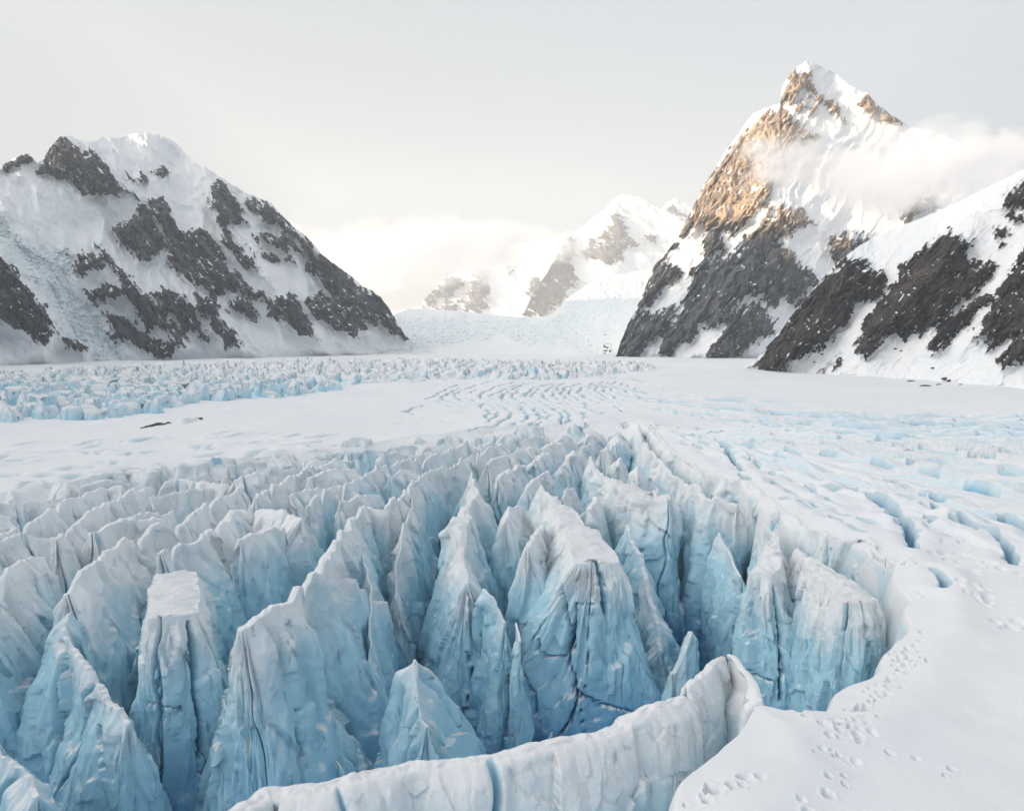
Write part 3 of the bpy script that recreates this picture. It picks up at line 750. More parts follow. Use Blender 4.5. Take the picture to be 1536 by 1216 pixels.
# ------------------------------------------------------------------ build it
build_ground()
for i, h in enumerate(HERO):
    h = dict(h)
    h.setdefault('seed', i)
    if h.get('group') == LONG:
        far_left = np.mean(project(np.array(h['crest']))[0]) < 420
        h.setdefault('q0', (.27, .30, .45) if far_left else (.36, .38, .5)); h.setdefault('wmul', 1.1 if far_left else 1.0); h.setdefault('bias', -1.0 if far_left else .5); h['jag'] = h.get('jag', .8) * .75
    else:
        h.setdefault('q0', (.45, .55, .95)); h.setdefault('blunt', 3.6)
        if len(h['crest']) > 2 and h.get('round_') is None:                 # the front ends spread and fuse at their feet
            g = np.interp(np.linspace(0, 1, len(h['crest'])), [0, .5, 1], [1, 1.05, 1.4])
            h['w'] = tuple(list(np.broadcast_to(np.asarray(x_, float), (len(g),)) * g) for x_ in h['w'])
    big = np.max(np.array(h['w'][0])) > 3.2
    h.setdefault('wmul', 1.25 if big else 1.15)
    tw_ = np.atleast_1d(np.asarray(h.get('tw', .5), float)); tw_ = np.where(tw_ < 1.2, tw_ * .45, tw_)
    h['tw'] = list(np.broadcast_to(tw_, (len(h['crest']),)))
    if np.mean(np.array(h['crest'])[:, 2]) < -5: h.setdefault('bias', 4.5)      # broken off below the weathered crust: bare blue ice
    h.setdefault('notch', .55 if h.get('group') == LONG else .35)
    fin(**h)

# smaller blades filling the rows, each its own object
def fill_rows():
    cand = []
    tries = 0
    while len(cand) < 150 and tries < 9000:
        tries += 1
        x = rng.uniform(-130, 990); y = rng.uniform(628, 800)
        g = ground_at(x, y)
        if poly_sdf(np.array([g[0]]), np.array([g[1]]), BASIN)[0] < 2.0: continue
        ok = True
        for L in FIN_LINES:
            if np.min(np.hypot(L[:, 0] - g[0], L[:, 1] - g[1])) < 6.6: ok = False; break
        if not ok: continue
        dv = np.array([P[0] - g[0], P[1] - g[1]]); r = np.linalg.norm(dv); dv /= r + 1e-6
        ln = rng.uniform(6, 13) if r > 25 else rng.uniform(2.5, 5)
        pr = np.array([-dv[1], dv[0]]); bend = rng.uniform(-.8, .8)
        zt = rng.uniform(-1.6, .7)
        a = np.array([g[0], g[1]]) + dv * ln * .5; b = np.array([g[0], g[1]]) - dv * ln * .5
        mid = (a + b) / 2 + pr * bend
        crest = np.array([[*a, zt - .5], [*mid, zt + .4], [*b, zt - .3]])
        dist = g[1]
        cand.append((dist, crest, g))
        fin(crest, w=(rng.uniform(2.8, 3.9), rng.uniform(2.8, 3.9)), tw=rng.uniform(.1, .5), q0=.34, bias=rng.uniform(-1.5, 2.0), front=3.2, back=3.2, jag=.6, cracks=2, seed=200 + len(cand), px=1.1, maxv=16000,
            label=fill_label(x, y, ln, zt, len(cand)), group='smaller ice blades in the crevasse rows')
    print('fill', len(cand), tries)

_used = {}
def fill_label(x, y, ln, zt, i):
    best = None
    for h in HERO:
        c = np.array(h['crest']); qx, qy = project(c)
        d = np.hypot(qx - x, (qy - y) * 2)
        k = d.min()
        if best is None or k < best[0]:
            j = d.argmin(); best = (k, h['label'], qx[j] - x, qy[j] - y)
    who = best[1]
    who = 'the ' + ' '.join(who.replace(',', '').split()[:5])
    for tail in (' with', ' ending', ' and', ' in', ' a', ' the', ' at', ' standing', ' of', ' left', ' behind', ' along', ' on'):
        if who.endswith(tail): who = who[:-len(tail)]
    dx, dy = best[2], best[3]
    side = 'beyond' if dy > 6 else ('in front of' if dy < -6 else ('left of' if dx > 0 else 'right of'))
    size = 'short' if ln < 7 else ('stout' if ln < 10 else 'longer')
    tone = 'low' if zt < -.8 else ('pale' if zt < 0 else 'raised')
    lab = f'{size} {tone} ice blade {side} {who}'
    _used[lab] = _used.get(lab, 0) + 1
    return lab
fill_rows()

# ------------------------------------------------------------------ the broken ice field at middle left
BAND_PX = [(-420, 700), (-200, 662), (0, 636), (60, 631), (150, 628), (240, 618), (300, 602), (400, 596), (500, 586), (600, 573), (700, 569), (830, 574), (900, 566), (1010, 553), (930, 546), (640, 541.5), (400, 546), (200, 552), (0, 562), (-420, 585)]
BAND = [tuple(ground_at(x, y)[:2]) for x, y in BAND_PX]

def band_seracs():
    pts = []
    Dv = 250.0
    while Dv < 560 and len(pts) < 420:
        sp = 8.0 + 0.011 * (Dv - 250)
        for X in np.arange(-0.95 * Dv, 0.3 * Dv, sp):
            q = (X + rng.uniform(-.4, .4) * sp, Dv + rng.uniform(-.35, .35) * sp)
            s = poly_sdf(np.array([q[0]]), np.array([q[1]]), BAND)[0]
            if s > 0 and abs(q[0] / q[1]) < 0.72: pts.append((q[0], q[1], s))
        Dv += sp * 0.95
    pts = pts[:280]
    far = max(p[1] for p in pts)
    seen = {}
    for i, (x, y, s) in enumerate(pts):
        edge = math.exp(-max(s - 2, 0) / 14.0)
        zt = 1.0 + rng.uniform(0, 4.0) - 0.5 * edge
        a = rng.uniform(-.7, .7) + (0.3 if rng.random() < .5 else 1.3)
        ln = rng.uniform(3, 8.5)
        d = np.array([math.sin(a), -math.cos(a)])
        c = np.array([x, y])
        pr = np.array([-d[1], d[0]]) * rng.uniform(-1, 1)
        slope = rng.uniform(-1.6, 1.6)
        crest = np.array([[*(c - d * ln / 2), zt - slope], [*(c + pr), zt + .5], [*(c + d * ln / 2), zt + slope]])
        px_, py_ = project(np.array([x, y, zt]))
        size = 'small' if ln < 4.4 else ('medium' if ln < 5.8 else ('large' if ln < 7.2 else 'very large'))
        shape = 'tall' if zt > 6 else ('upright' if slope > .6 else ('tilted' if slope < -.6 else ('low' if zt < 3 else 'blunt')))
        where = 'at the front edge' if edge > .5 else ('in the front rows' if y < 330 else ('in the middle rows' if y < 380 else 'in the rear rows'))
        reg = ('below the dark rock wedge' if px_ < 90 else 'below the hanging icefall' if px_ < 180 else 'left of the dark rubble' if px_ < 250 else 'above the dark rubble' if px_ < 330 else
               'below the dark slab' if px_ < 430 else 'below the snow apron' if px_ < 560 else 'below the mountain corner' if px_ < 660 else 'beside the curved crevasses')
        lab = f'{size} {shape} ice block {where} {reg}'
        fin(crest, w=(rng.uniform(1.9, 3.5), rng.uniform(1.9, 3.5)), tw=rng.uniform(.1, 1.2) if rng.random() < .7 else rng.uniform(1.5, 3), bias=3.5, zb=-3.0, front=2.4, back=2.4, jag=1.6, flute=1.2, cracks=1, seed=500 + i, px=1.15, maxv=2600, q0=.9,
            name='ice_block', category='ice block', label=lab, group='ice blocks of the broken field at middle left')
    return far

def band_field(D0):
    tc = np.linspace(-0.80, 0.24, 1050)
    ys = np.linspace(float(np.interp(0, [0], [CY])) if False else 592, 541.0, 190)
    e = ray(CX, ys)[1]; D = -H / e
    X = tc[None, :] * D[:, None]; Y = D[:, None] + 0 * X
    s = poly_sdf(X + 6 * n2(X / 30, Y / 30, 101), Y + 10 * n2(X / 40, Y / 40, 102), BAND)
    wx = X + 4 * n2(X / 14, Y / 14, 103); wy = Y * 0.8 + 4 * n2(X / 14, Y / 14, 104)
    f1, f2, idv, cx, cy = voronoi(wx / 8, wy / 8, 5)
    g1, g2, idg, gx, gy = voronoi(wx / 20 + 3.3, wy / 20, 6)
    tilt = (wx / 8 - cx) * (idv - .5) * 9 + (wy / 8 - cy) * (((idv * 7.3) % 1) - .5) * 9
    z = 1.0 + 5.5 * idv ** 1.5 + tilt - 5.5 * sstep(0.26, 0.0, f2 - f1) - 4.5 * sstep(0.16, 0.0, g2 - g1) + 1.6 * (idg - .5) + 0.5 * fbm2(X / 3, Y / 3, 2, 105)
    z = np.clip(z * .8, -3, 9) * sstep(0, 14, s) - 3 * (1 - sstep(-2, 8, s))
    dep = np.clip(8.5 - z, 0, 14) + 3
    keep = (s > -4) & (Y > D0 - 14)
    q = grid_quads(*X.shape)
    k = keep.ravel()[q].all(1)
    V = np.stack([X, Y, z], -1).reshape(-1, 3)
    used = np.unique(q[k]); remap = np.full(len(V), -1); remap[used] = np.arange(len(used))
    return mesh_obj('broken_ice', V[used], remap[q[k]], ICE, attrs={'depth': dep.ravel()[used]}, kind='stuff',
             label='far rows of broken blue ice below the left mountain')
_far = band_seracs()
band_field(_far)

# ------------------------------------------------------------------ mountains: a relief of real distance and depth seen from the glacier, with a back slope behind every skyline
def relief(name, mat, sil, foot, d0, k, rocks, ridges=(), ices=(), step=1.25, amp=14.0, tilt=0.6, stretch=2.6, seed=0, jag=1.6, label=None, extra=8, rock_prot=12.0, snowfleck=0.35, smoothsnow=1.0,
           bulge=(), ice_rough=1.0, ledge_up=0.85, knoise=0.06, backslope=0.9, backlen=220.0):
    x0 = sil[0][0]; x1 = sil[-1][0]
    xs = np.arange(x0, x1 + step, step)
    yt = np.interp(xs, [p[0] for p in sil], [p[1] for p in sil])
    yf = np.interp(xs, [p[0] for p in foot], [p[1] for p in foot]) + extra
    yt = yt + jag * fbm2(xs / 9, 0 * xs + seed, 4, seed + 1, 0.6)
    yt = np.minimum(yt, yf - 2)
    nv = int(np.max(yf - yt) / step)
    t = np.linspace(0, 1, nv)[:, None]
    X = np.broadcast_to(xs[None, :], (nv, len(xs))).copy()
    Y = yf[None, :] + (yt - yf)[None, :] * t
    a, e = ray(X, Y)
    ef = ray(xs, yf)[1]
    D0 = np.interp(xs, [p[0] for p in d0], [p[1] for p in d0])
    kk = k * (1 + knoise * n2(X / 120, Y / 120, seed + 3))
    D = D0[None, :] * (kk - ef[None, :]) / (kk - e)
    mpp = D / F                                                    # metres per photo pixel
    # rock map
    nz = 7 * fbm2(X / 26, Y / 26, 4, seed + 11, .6) + 3.0 * fbm2(X / 6, Y / 5, 3, seed + 12, .6)
    rock = np.zeros_like(X); prot = np.zeros_like(X)
    for rp in rocks:
        pts = rp[0] if isinstance(rp, tuple) and isinstance(rp[0], list) else rp
        fl = rp[1] if isinstance(rp, tuple) and isinstance(rp[0], list) else snowfleck
        bx = [q[0] for q in pts]; by = [q[1] for q in pts]
        ci = np.where((xs > min(bx) - 26) & (xs < max(bx) + 26))[0]
        if not len(ci): continue
        sl = slice(ci[0], ci[-1] + 1)
        s = poly_sdf(X[:, sl], Y[:, sl], pts)
        ca, sa = math.cos(tilt), math.sin(tilt)
        u = X[:, sl] * ca + Y[:, sl] * sa; w_ = -X[:, sl] * sa + Y[:, sl] * ca
        ledge = fbm2(u / 26, w_ / 5.5, 4, seed + 17, .6)
        speck = fbm2(u / 6.5, w_ / 3.0, 3, seed + 18, .6)
        fall = fbm2(u / 34, w_ / 7, 4, seed + 15, .6)
        s = s + 7 * fall
        r = sstep(-1.5, 1.5, s + nz[:, sl])
        cover = sstep(0.0, 0.14, np.maximum(ledge + 0.25 * n2(u / 40, w_ / 22, seed + 19), speck * 0.28) - (0.78 - fl) * 1.25 - 0.15 * sstep(0, 14, s))
        rock[:, sl] = np.maximum(rock[:, sl], r * (1 - cover))
        prot[:, sl] = np.maximum(prot[:, sl], sstep(-6, 16, s + 0.6 * nz[:, sl]))
    ice = np.zeros_like(X)
    for pts in ices:
        s = poly_sdf(X, Y, pts) + 1.2 * nz
        ice = np.maximum(ice, sstep(-4, 6, s))
    # relief towards the viewer, in photo pixels
    ca, sa = math.cos(tilt), math.sin(tilt)
    wx = X + 9 * fbm2(X / 45, Y / 45, 2, seed + 21); wy = Y + 9 * fbm2(X / 45, Y / 45, 2, seed + 22)
    u = wx * ca + wy * sa; w_ = -wx * sa + wy * ca
    rg = ridged2(w_ / 55, u / (55 * stretch), 2, seed + 23)
    rg2 = ridged2(w_ / 17, u / (17 * stretch), 3, seed + 25, .55)
    rg3 = ridged2(w_ / 5.5, u / 11, 3, seed + 28, .6)
    vert = ridged2(wx / 7.5, wy / 26, 3, seed + 31, .6)
    rr = np.clip(prot, 0, 1)
    fa, fb, fid, fx, fy = voronoi(u / (20 * 1.9) + .35 * n2(wx / 20, wy / 20, seed + 61), w_ / 17 + .35 * n2(wx / 20, wy / 20, seed + 62), seed)
    fac = (1.0 - fa) + ((u / 38 - fx) * (fid - .5) + (w_ / 17 - fy) * (((fid * 7.3) % 1) - .5)) * .7
    ga, gb, gid, gx_, gy_ = voronoi(u / 12, w_ / 6.5, seed + 2)
    fac2 = (1.0 - ga)
    Rm = amp * (0.9 * rg + rr * (0.5 * rg2 + 0.16 * rg3 + 0.26 * vert + 1.05 * fac + 0.34 * fac2) + (1 - rr) * smoothsnow * (0.24 * rg2 + 0.035 * rg3)) + rock_prot * rr
    Rm += 1.3 * rock * fbm2(X / 3.2, Y / 3.2, 2, seed + 33)
    Rm += ice * ice_rough * (np.abs(fbm2(X / 11 + .4 * fbm2(X / 30, Y / 20, 2, seed), Y / 5, 4, seed + 35, .68)) * 9 - 3)
    for pts, hgt, wl, wr in ridges:                                # arete: hgt px at the crest, falling off wl to its left, wr to its right
        d = seg_dist(X + 2.5 * fbm2(X / 12, Y / 12, 2, seed + 41), Y, pts)
        py = [q[1] for q in pts]; pxs = [q[0] for q in pts]
        o = np.argsort(py); xr = np.interp(Y, np.array(py)[o], np.array(pxs)[o])
        side = X < xr
        w = np.where(side, wl, wr)
        Rm += hgt * np.maximum(0, 1 - d / w) ** 1.1
    for cx, cy, rx, ry, hgt in bulge:
        Rm += hgt * np.exp(-((X - cx) / rx) ** 2 - ((Y - cy) / ry) ** 2)
    D = D - Rm * mpp * sstep(0, 0.10, t)
    V = np.stack([a * D, D, H + e * D], -1)
    # snow stays on the ledges and gully floors that the relief really has
    V = np.asarray(V, float); gx = np.gradient(V, axis=1); gy = np.gradient(V, axis=0)
    nrm = np.cross(gx, gy); nrm /= np.linalg.norm(nrm, axis=-1, keepdims=True) + 1e-9
    up = np.abs(nrm[..., 2])
    up = 0.5 * up + 0.5 * (up + np.roll(up, 1, 1) + np.roll(up, -1, 1) + np.roll(up, 1, 0) + np.roll(up, -1, 0)) / 5
    th = ledge_up + 0.10 * fbm2(X / 9, Y / 9, 3, seed + 51)
    rock = rock * (1 - sstep(th, th + .12, up))
    # back slope
    top = V[-1]
    back = []
    sm = np.convolve(np.pad(top[:, 2], 20, mode='edge'), np.ones(41) / 41, 'valid')
    for j, q in enumerate((0.02, 0.06, 0.14, 0.28, 0.5, 0.75, 1.0)):
        L = q * backlen
        b = top.copy()
        b[:, 0] *= (b[:, 1] + L) / b[:, 1]
        b[:, 1] += L
        zz = top[:, 2] * (1 - min(1, q * 3)) + sm * min(1, q * 3)
        b[:, 2] = zz - L * backslope * (0.6 + 0.5 * q) + 5 * q * fbm2(b[:, 0] / 40, b[:, 1] / 40, 3, seed + 44)
        back.append(b)
    V = np.concatenate([V, np.stack(back)], 0)
    z0 = np.zeros((len(back), len(xs)))
    rock = np.concatenate([rock, z0 + rock[-1] * np.array([1, .8, .4, .1, 0, 0, 0])[:, None]]); ice = np.concatenate([ice, z0])
    return mesh_obj(name, V.reshape(-1, 3), grid_quads(len(V), len(xs)), mat, attrs={'rock': rock, 'ice': ice}, kind='structure', label=label)

M_LEFT = mat_mountain('blue_grey_rock', (0.030, 0.043, 0.058), (0.092, 0.108, 0.126), (0.21, 0.165, 0.13))
M_PEAK = mat_mountain('tan_rock_shaded_below', (0.28, 0.23, 0.19), (0.56, 0.44, 0.33), (0.62, 0.47, 0.33), 0.8, ((0.055, 0.061, 0.070), (0.165, 0.165, 0.167), 165))  # bright tan above, dark grey below: sun and shade put into the rock
M_NEAR = mat_mountain('dark_schist', (0.022, 0.023, 0.026), (0.085, 0.074, 0.066), (0.13, 0.10, 0.08), 1.5)
M_FAR = mat_mountain('grey_far_rock', (0.09, 0.09, 0.095), (0.16, 0.145, 0.135), (0.2, 0.16, 0.14), 0.6)

LM_SIL = [(-330, 330), (-180, 300), (-60, 262), (0, 250), (20, 238), (42, 230), (55, 244), (63, 240), (75, 222), (90, 204), (105, 204), (125, 212), (140, 213), (155, 205), (175, 207), (200, 201), (225, 200), (248, 205), (262, 214), (275, 226), (290, 243), (310, 252), (325, 262), (345, 275), (370, 290), (405, 303), (415, 315), (430, 330), (445, 345), (460, 355), (475, 372), (490, 388), (510, 402), (530, 417), (545, 430), (560, 437), (572, 447), (585, 465), (600, 490), (610, 505), (622, 516), (645, 526), (665, 530)]
LM_FOOT = [(-330, 590), (0, 560), (100, 553), (200, 547), (300, 542), (400, 537), (500, 532), (600, 530), (665, 530)]
LM_ROCK = [
 ([(53,260),(73,222),(83,211),(92,203),(98,211),(117,217),(133,228),(150,238),(167,257),(183,274),(195,287),(167,288),(146,293),(123,294),(112,284),(117,270),(100,263),(90,265),(69,263)], .36),
 ([(0,255),(12,242),(38,230),(50,237),(31,251)], .3),
 ([(204,292),(212,297),(221,315),(229,330),(240,353),(244,367),(221,390),(206,388),(196,374),(181,365),(171,342),(187,330),(206,320)], .18),
 ([(219,297),(240,299),(258,320),(275,350),(300,345),(330,370),(345,400),(350,430),(320,440),(290,430),(268,410),(250,380),(240,350)], .40),
 ([(318,270),(336,270),(348,286),(371,334),(359,337),(343,342),(328,327),(318,311)], .2),
 ([(325,324),(343,347),(354,360),(376,383),(382,401),(369,403),(351,393),(338,367)], .3),
 ([(366,306),(407,306),(420,319),(438,337),(450,355),(438,370),(425,360),(415,342),(387,327)], .42),
 ([(438,339),(453,355),(473,367),(481,393),(466,398),(458,378),(448,373)], .2),
 ([(481,378),(504,390),(524,408),(540,424),(560,429),(575,441),(586,459),(611,505),(588,498),(568,482),(565,490),(547,480),(545,492),(537,508),(509,495),(486,485),(463,470),(453,457),(463,444),(494,444),(479,416),(458,403)], .32),
 ([(394,452),(433,441),(450,454),(479,510),(453,500),(428,482),(407,472)], .25),
 ([(329,403),(359,406),(364,429),(397,436),(397,444),(376,452),(384,475),(379,481),(341,459),(348,447),(369,444),(331,434)], .3),
 ([(380,352),(410,352),(432,372),(428,380),(395,368)], .45), ([(398,384),(430,382),(440,392),(410,395)], .4),
 ([(-330,380),(-150,345),(-60,352),(0,387),(17,402),(31,416),(42,435),(54,445),(69,464),(77,481),(80,495),(75,512),(54,510),(33,495),(12,485),(0,479),(-60,470),(-330,480)], .26),
 ([(109,385),(123,383),(142,381),(158,381),(162,391),(146,400),(123,414),(110,406)], .2),
 ([(125,433),(158,425),(187,431),(192,443),(167,452),(146,453)], .25),
 ([(146,366),(162,385),(187,408),(198,422),(229,447),(248,468),(277,506),(279,520),(267,518),(246,497),(221,485),(192,458),(187,439),(167,402)], .30),
 ([(154,470),(175,473),(208,493),(250,514),(267,527),(262,540),(240,535),(208,522),(169,504),(156,487)], .02),
 ([(219,439),(248,431),(267,439),(283,454),(300,477),(312,506),(312,511),(292,502),(269,483),(246,460)], .22),
 ([(290,440),(305,440),(322,448),(335,480),(352,500),(357,520),(340,525),(330,510),(318,490),(300,460)], .2),
 ([(246,367),(267,380),(279,397),(287,413),(279,420),(271,405),(250,386)], .3),
 ([(228,257),(246,254),(244,261),(230,262)], .3), ([(190,263),(220,266),(222,275),(200,272)], .35), ([(88,505),(110,512),(132,520),(128,524),(100,517),(88,510)], .1),
]
relief('broad_mountain', M_LEFT, LM_SIL, LM_FOOT, [(-330, 640), (0, 760), (200, 900), (400, 1020), (600, 1200), (665, 1260)], 1.0, LM_ROCK,
       ridges=[([(90, 204), (150, 245), (205, 295), (240, 360), (285, 420), (330, 480), (360, 525)], 26, 60, 50),
               ([(320, 262), (335, 320), (370, 390), (420, 440), (480, 510)], 26, 60, 55),
               ([(470, 370), (520, 430), (580, 480), (612, 506)], 14, 50, 30),
               ([(150, 365), (200, 425), (250, 470), (282, 522)], 24, 45, 40),
               ([(-330, 370), (-100, 350), (0, 385), (40, 430), (80, 500)], 75, 90, 30)],
       ices=[[(-100, 330), (0, 320), (40, 370), (100, 375), (112, 405), (100, 420), (128, 452), (155, 475), (160, 495), (185, 520), (195, 545), (150, 548), (130, 520), (85, 500), (75, 465), (45, 430), (0, 380), (-60, 350)]],
       tilt=0.9, amp=15, seed=1, jag=1.7, label='broad snow and rock mountain on the left with a hanging icefall', bulge=[(225, 225, 60, 30, 14)], backlen=420, backslope=.55)

RP_SIL = [(895, 545), (910, 540), (925, 532), (930, 515), (945, 480), (965, 440), (980, 400), (1000, 380), (1020, 350), (1035, 320), (1045, 300), (1060, 270), (1075, 250), (1090, 225), (1105, 205), (1115, 190), (1130, 170), (1150, 162), (1170, 155), (1173, 130), (1185, 112), (1200, 97), (1210, 91), (1225, 97), (1250, 108), (1275, 128), (1300, 140), (1320, 160), (1340, 175), (1360, 187), (1390, 195), (1420, 205), (1450, 220), (1480, 235), (1536, 258), (1640, 300)]
RP_FOOT = [(895, 546), (925, 538), (1000, 546), (1100, 548), (1200, 556), (1640, 580)]
RP_ROCK = [
 ([(1171,157),(1178,127),(1183,119),(1198,107),(1215,107),(1216,124),(1203,142),(1191,157)], .06),
 ([(1213,129),(1218,144),(1198,169),(1191,174),(1201,149)], .3),
 ([(1144,204),(1168,184),(1198,176),(1198,199),(1183,218),(1161,238),(1139,238)], .14),
 ([(1079,248),(1084,233),(1112,228),(1129,233),(1119,256)], .1),
 ([(1030,327),(1047,293),(1065,260),(1082,263),(1077,283),(1082,307),(1057,322),(1040,332)], .16),
 ([(1109,204),(1124,209),(1126,228),(1114,228)], .1), ([(1150,166),(1166,163),(1160,176),(1150,172)], .25),
 ([(1130,190),(1150,180),(1160,188),(1140,200)], .5),
 ([(1083,270),(1110,262),(1118,275),(1090,305),(1078,310)], .42),
 ([(1218,129),(1235,137),(1250,154),(1265,176),(1279,189),(1270,191),(1253,176),(1243,157),(1225,152),(1218,174),(1215,164)], .3),
 ([(1301,140),(1317,154),(1332,169),(1349,176),(1361,185),(1337,186),(1317,181),(1304,174),(1293,159)], .22),
 ([(1200,184),(1218,194),(1231,206),(1218,211),(1203,201),(1208,216),(1193,231),(1198,200)], .3),
 ([(1029,324),(1020,345),(1018,356),(1040,345),(1056,330)], .2),
 ([(1056,349),(1075,324),(1084,356),(1089,367),(1061,388),(1050,390)], .08),
 ([(1084,319),(1107,308),(1130,310),(1126,331),(1100,351),(1089,356),(1080,331)], .28),
 ([(1017,351),(1006,361),(980,395),(962,439),(944,478),(932,506),(932,526),(944,538),(967,526),(997,501),(1006,478),(1020,460),(978,471),(962,464),(983,446),(1010,423),(1022,409),(1010,395),(997,390),(1015,372)], .2),
 ([(985,400),(1005,392),(1012,400),(990,425)], .2),
 ([(992,510),(1008,480),(1034,441),(1036,418),(1038,400),(1061,390),(1091,388),(1107,377),(1130,344),(1153,319),(1172,321),(1188,340),(1197,351),(1176,354),(1165,356),(1185,381),(1211,402),(1229,423),(1199,460),(1174,457),(1174,439),(1165,460),(1144,441),(1112,448),(1107,441),(1093,476),(1075,489),(1059,480),(1052,494),(1029,510),(999,531),(990,533)], .2),
 ([(1061,531),(1080,494),(1096,478),(1114,455),(1149,462),(1162,480),(1160,499),(1130,515),(1100,531),(1070,545),(1063,540)], .14),
 ([(1341,308),(1374,292),(1398,297),(1413,313),(1357,330)], .3),
 ([(1241,379),(1246,360),(1279,349),(1303,360),(1281,379),(1257,395)], .42),
 ([(1150,310),(1200,312),(1222,335),(1190,345)], .42),
 ([(1042,318),(1062,272),(1092,228),(1118,192),(1150,168),(1172,160),(1190,176),(1196,200),(1180,238),(1160,285),(1140,318),(1100,345),(1060,345)], .46),
 ([(905,535),(920,522),(932,528),(925,541),(910,544)], .25),
]
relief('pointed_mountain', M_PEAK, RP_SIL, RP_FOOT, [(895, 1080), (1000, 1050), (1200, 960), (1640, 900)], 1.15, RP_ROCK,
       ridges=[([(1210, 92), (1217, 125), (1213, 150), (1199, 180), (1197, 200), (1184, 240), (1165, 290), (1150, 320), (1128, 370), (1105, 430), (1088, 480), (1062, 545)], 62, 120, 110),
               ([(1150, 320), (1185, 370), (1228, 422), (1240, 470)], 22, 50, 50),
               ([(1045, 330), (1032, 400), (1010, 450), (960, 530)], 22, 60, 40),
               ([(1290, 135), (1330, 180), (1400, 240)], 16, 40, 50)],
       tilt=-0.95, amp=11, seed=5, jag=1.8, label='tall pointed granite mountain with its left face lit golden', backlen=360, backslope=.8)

NR_SIL = [(1112, 556), (1128, 545), (1150, 520), (1165, 504), (1190, 470), (1215, 440), (1240, 410), (1262, 389), (1290, 368), (1310, 356), (1340, 343), (1380, 328), (1410, 315), (1440, 302), (1470, 287), (1500, 272), (1540, 252), (1620, 210), (1800, 160)]
NR_FOOT = [(1112, 557), (1200, 565), (1300, 576), (1400, 584), (1536, 600), (1800, 640)]
NR_ROCK = [
 ([(1125,550),(1150,520),(1165,505),(1200,455),(1235,419),(1265,389),(1281,385),(1303,397),(1325,403),(1333,422),(1327,438),(1308,446),(1292,460),(1281,457),(1283,471),(1265,490),(1227,520),(1200,538),(1170,556),(1140,557)], .2),
 ([(1284,514),(1303,471),(1330,435),(1352,406),(1374,378),(1401,360),(1425,347),(1439,351),(1458,360),(1460,370),(1444,381),(1471,392),(1501,397),(1482,422),(1460,438),(1439,457),(1422,476),(1395,490),(1368,506),(1349,506),(1344,498),(1319,520),(1298,536),(1287,528)], .22),
 ([(1393,520),(1401,498),(1425,471),(1466,449),(1498,433),(1493,449),(1463,473),(1441,498),(1401,530)], .1),
 ([(1460,509),(1479,471),(1498,436),(1520,400),(1536,368),(1600,330),(1800,300),(1800,520),(1600,520),(1536,541),(1504,555),(1498,541),(1523,506),(1485,525),(1482,514)], .16),
 ([(1501,310),(1507,297),(1533,273),(1590,240),(1600,300),(1536,311)], .3),
 ([(1507,324),(1523,319),(1538,330),(1523,338)], .2), ([(1490,343),(1512,342),(1515,352),(1495,354)], .2),
 ([(1235,552),(1250,540),(1262,530),(1258,544)], .1), ([(1497,360),(1508,365),(1500,370)], .2),
]
relief('dark_buttress_mountain', M_NEAR, NR_SIL, NR_FOOT, [(1112, 700), (1200, 620), (1400, 500), (1536, 430), (1800, 380)], 0.95, NR_ROCK,
       ridges=[([(1275, 386), (1262, 430), (1215, 500), (1150, 556)], 26, 40, 40), ([(1440, 350), (1390, 420), (1345, 470), (1295, 534)], 30, 45, 45), ([(1560, 330), (1510, 430), (1480, 500), (1400, 528)], 22, 40, 40), ([(1600, 400), (1545, 500), (1510, 552)], 20, 40, 40)],
       tilt=-0.85, amp=10, seed=9, jag=1.2, label='dark rock buttresses split by snow gullies on the right', rock_prot=16, backlen=200, backslope=.5)

CM_SIL = [(740, 478), (770, 474), (785, 470), (800, 440), (820, 410), (838, 375), (850, 357), (862, 350), (880, 335), (905, 315), (920, 298), (935, 291), (960, 296), (980, 307), (1000, 318), (1040, 340), (1100, 380)]
CM_FOOT = [(740, 480), (785, 478), (850, 482), (940, 482), (1100, 480)]
relief('snowy_valley_mountain', M_FAR, CM_SIL, CM_FOOT, [(740, 4300), (1100, 4100)], 0.9,
       [([(785,473),(789,455),(812,423),(832,389),(844,369),(855,350),(859,366),(859,383),(852,400),(869,420),(855,438),(832,461),(812,475)], .26),
        ([(868,383),(892,357),(912,349),(924,312),(932,326),(947,352),(958,369),(935,375),(938,386),(910,396),(884,389)], .3), ([(970,357),(980,356),(978,362)], .2)],
       ridges=[([(922, 297), (924, 330), (935, 372), (925, 410)], 34, 70, 70), ([(855, 350), (850, 400), (835, 470)], 16, 40, 30)], tilt=0.5, amp=9, seed=13, jag=.9, label='pale snow mountain in the middle of the valley', backlen=400)
relief('small_far_peak', M_FAR, [(975, 330), (990, 315), (1003, 303), (1013, 297), (1025, 303), (1040, 312), (1070, 340)], [(975, 420), (1070, 420)], [(975, 5600), (1070, 5600)], 0.9,
       [([(993,316),(1003,308),(1020,318),(1038,322),(1035,330),(1010,328)], .2)], ridges=[([(1013, 297), (1016, 330)], 12, 30, 30)], tilt=.4, amp=6, seed=17, jag=.8, label='small far peak with a sunlit snow tip beside the pointed mountain')
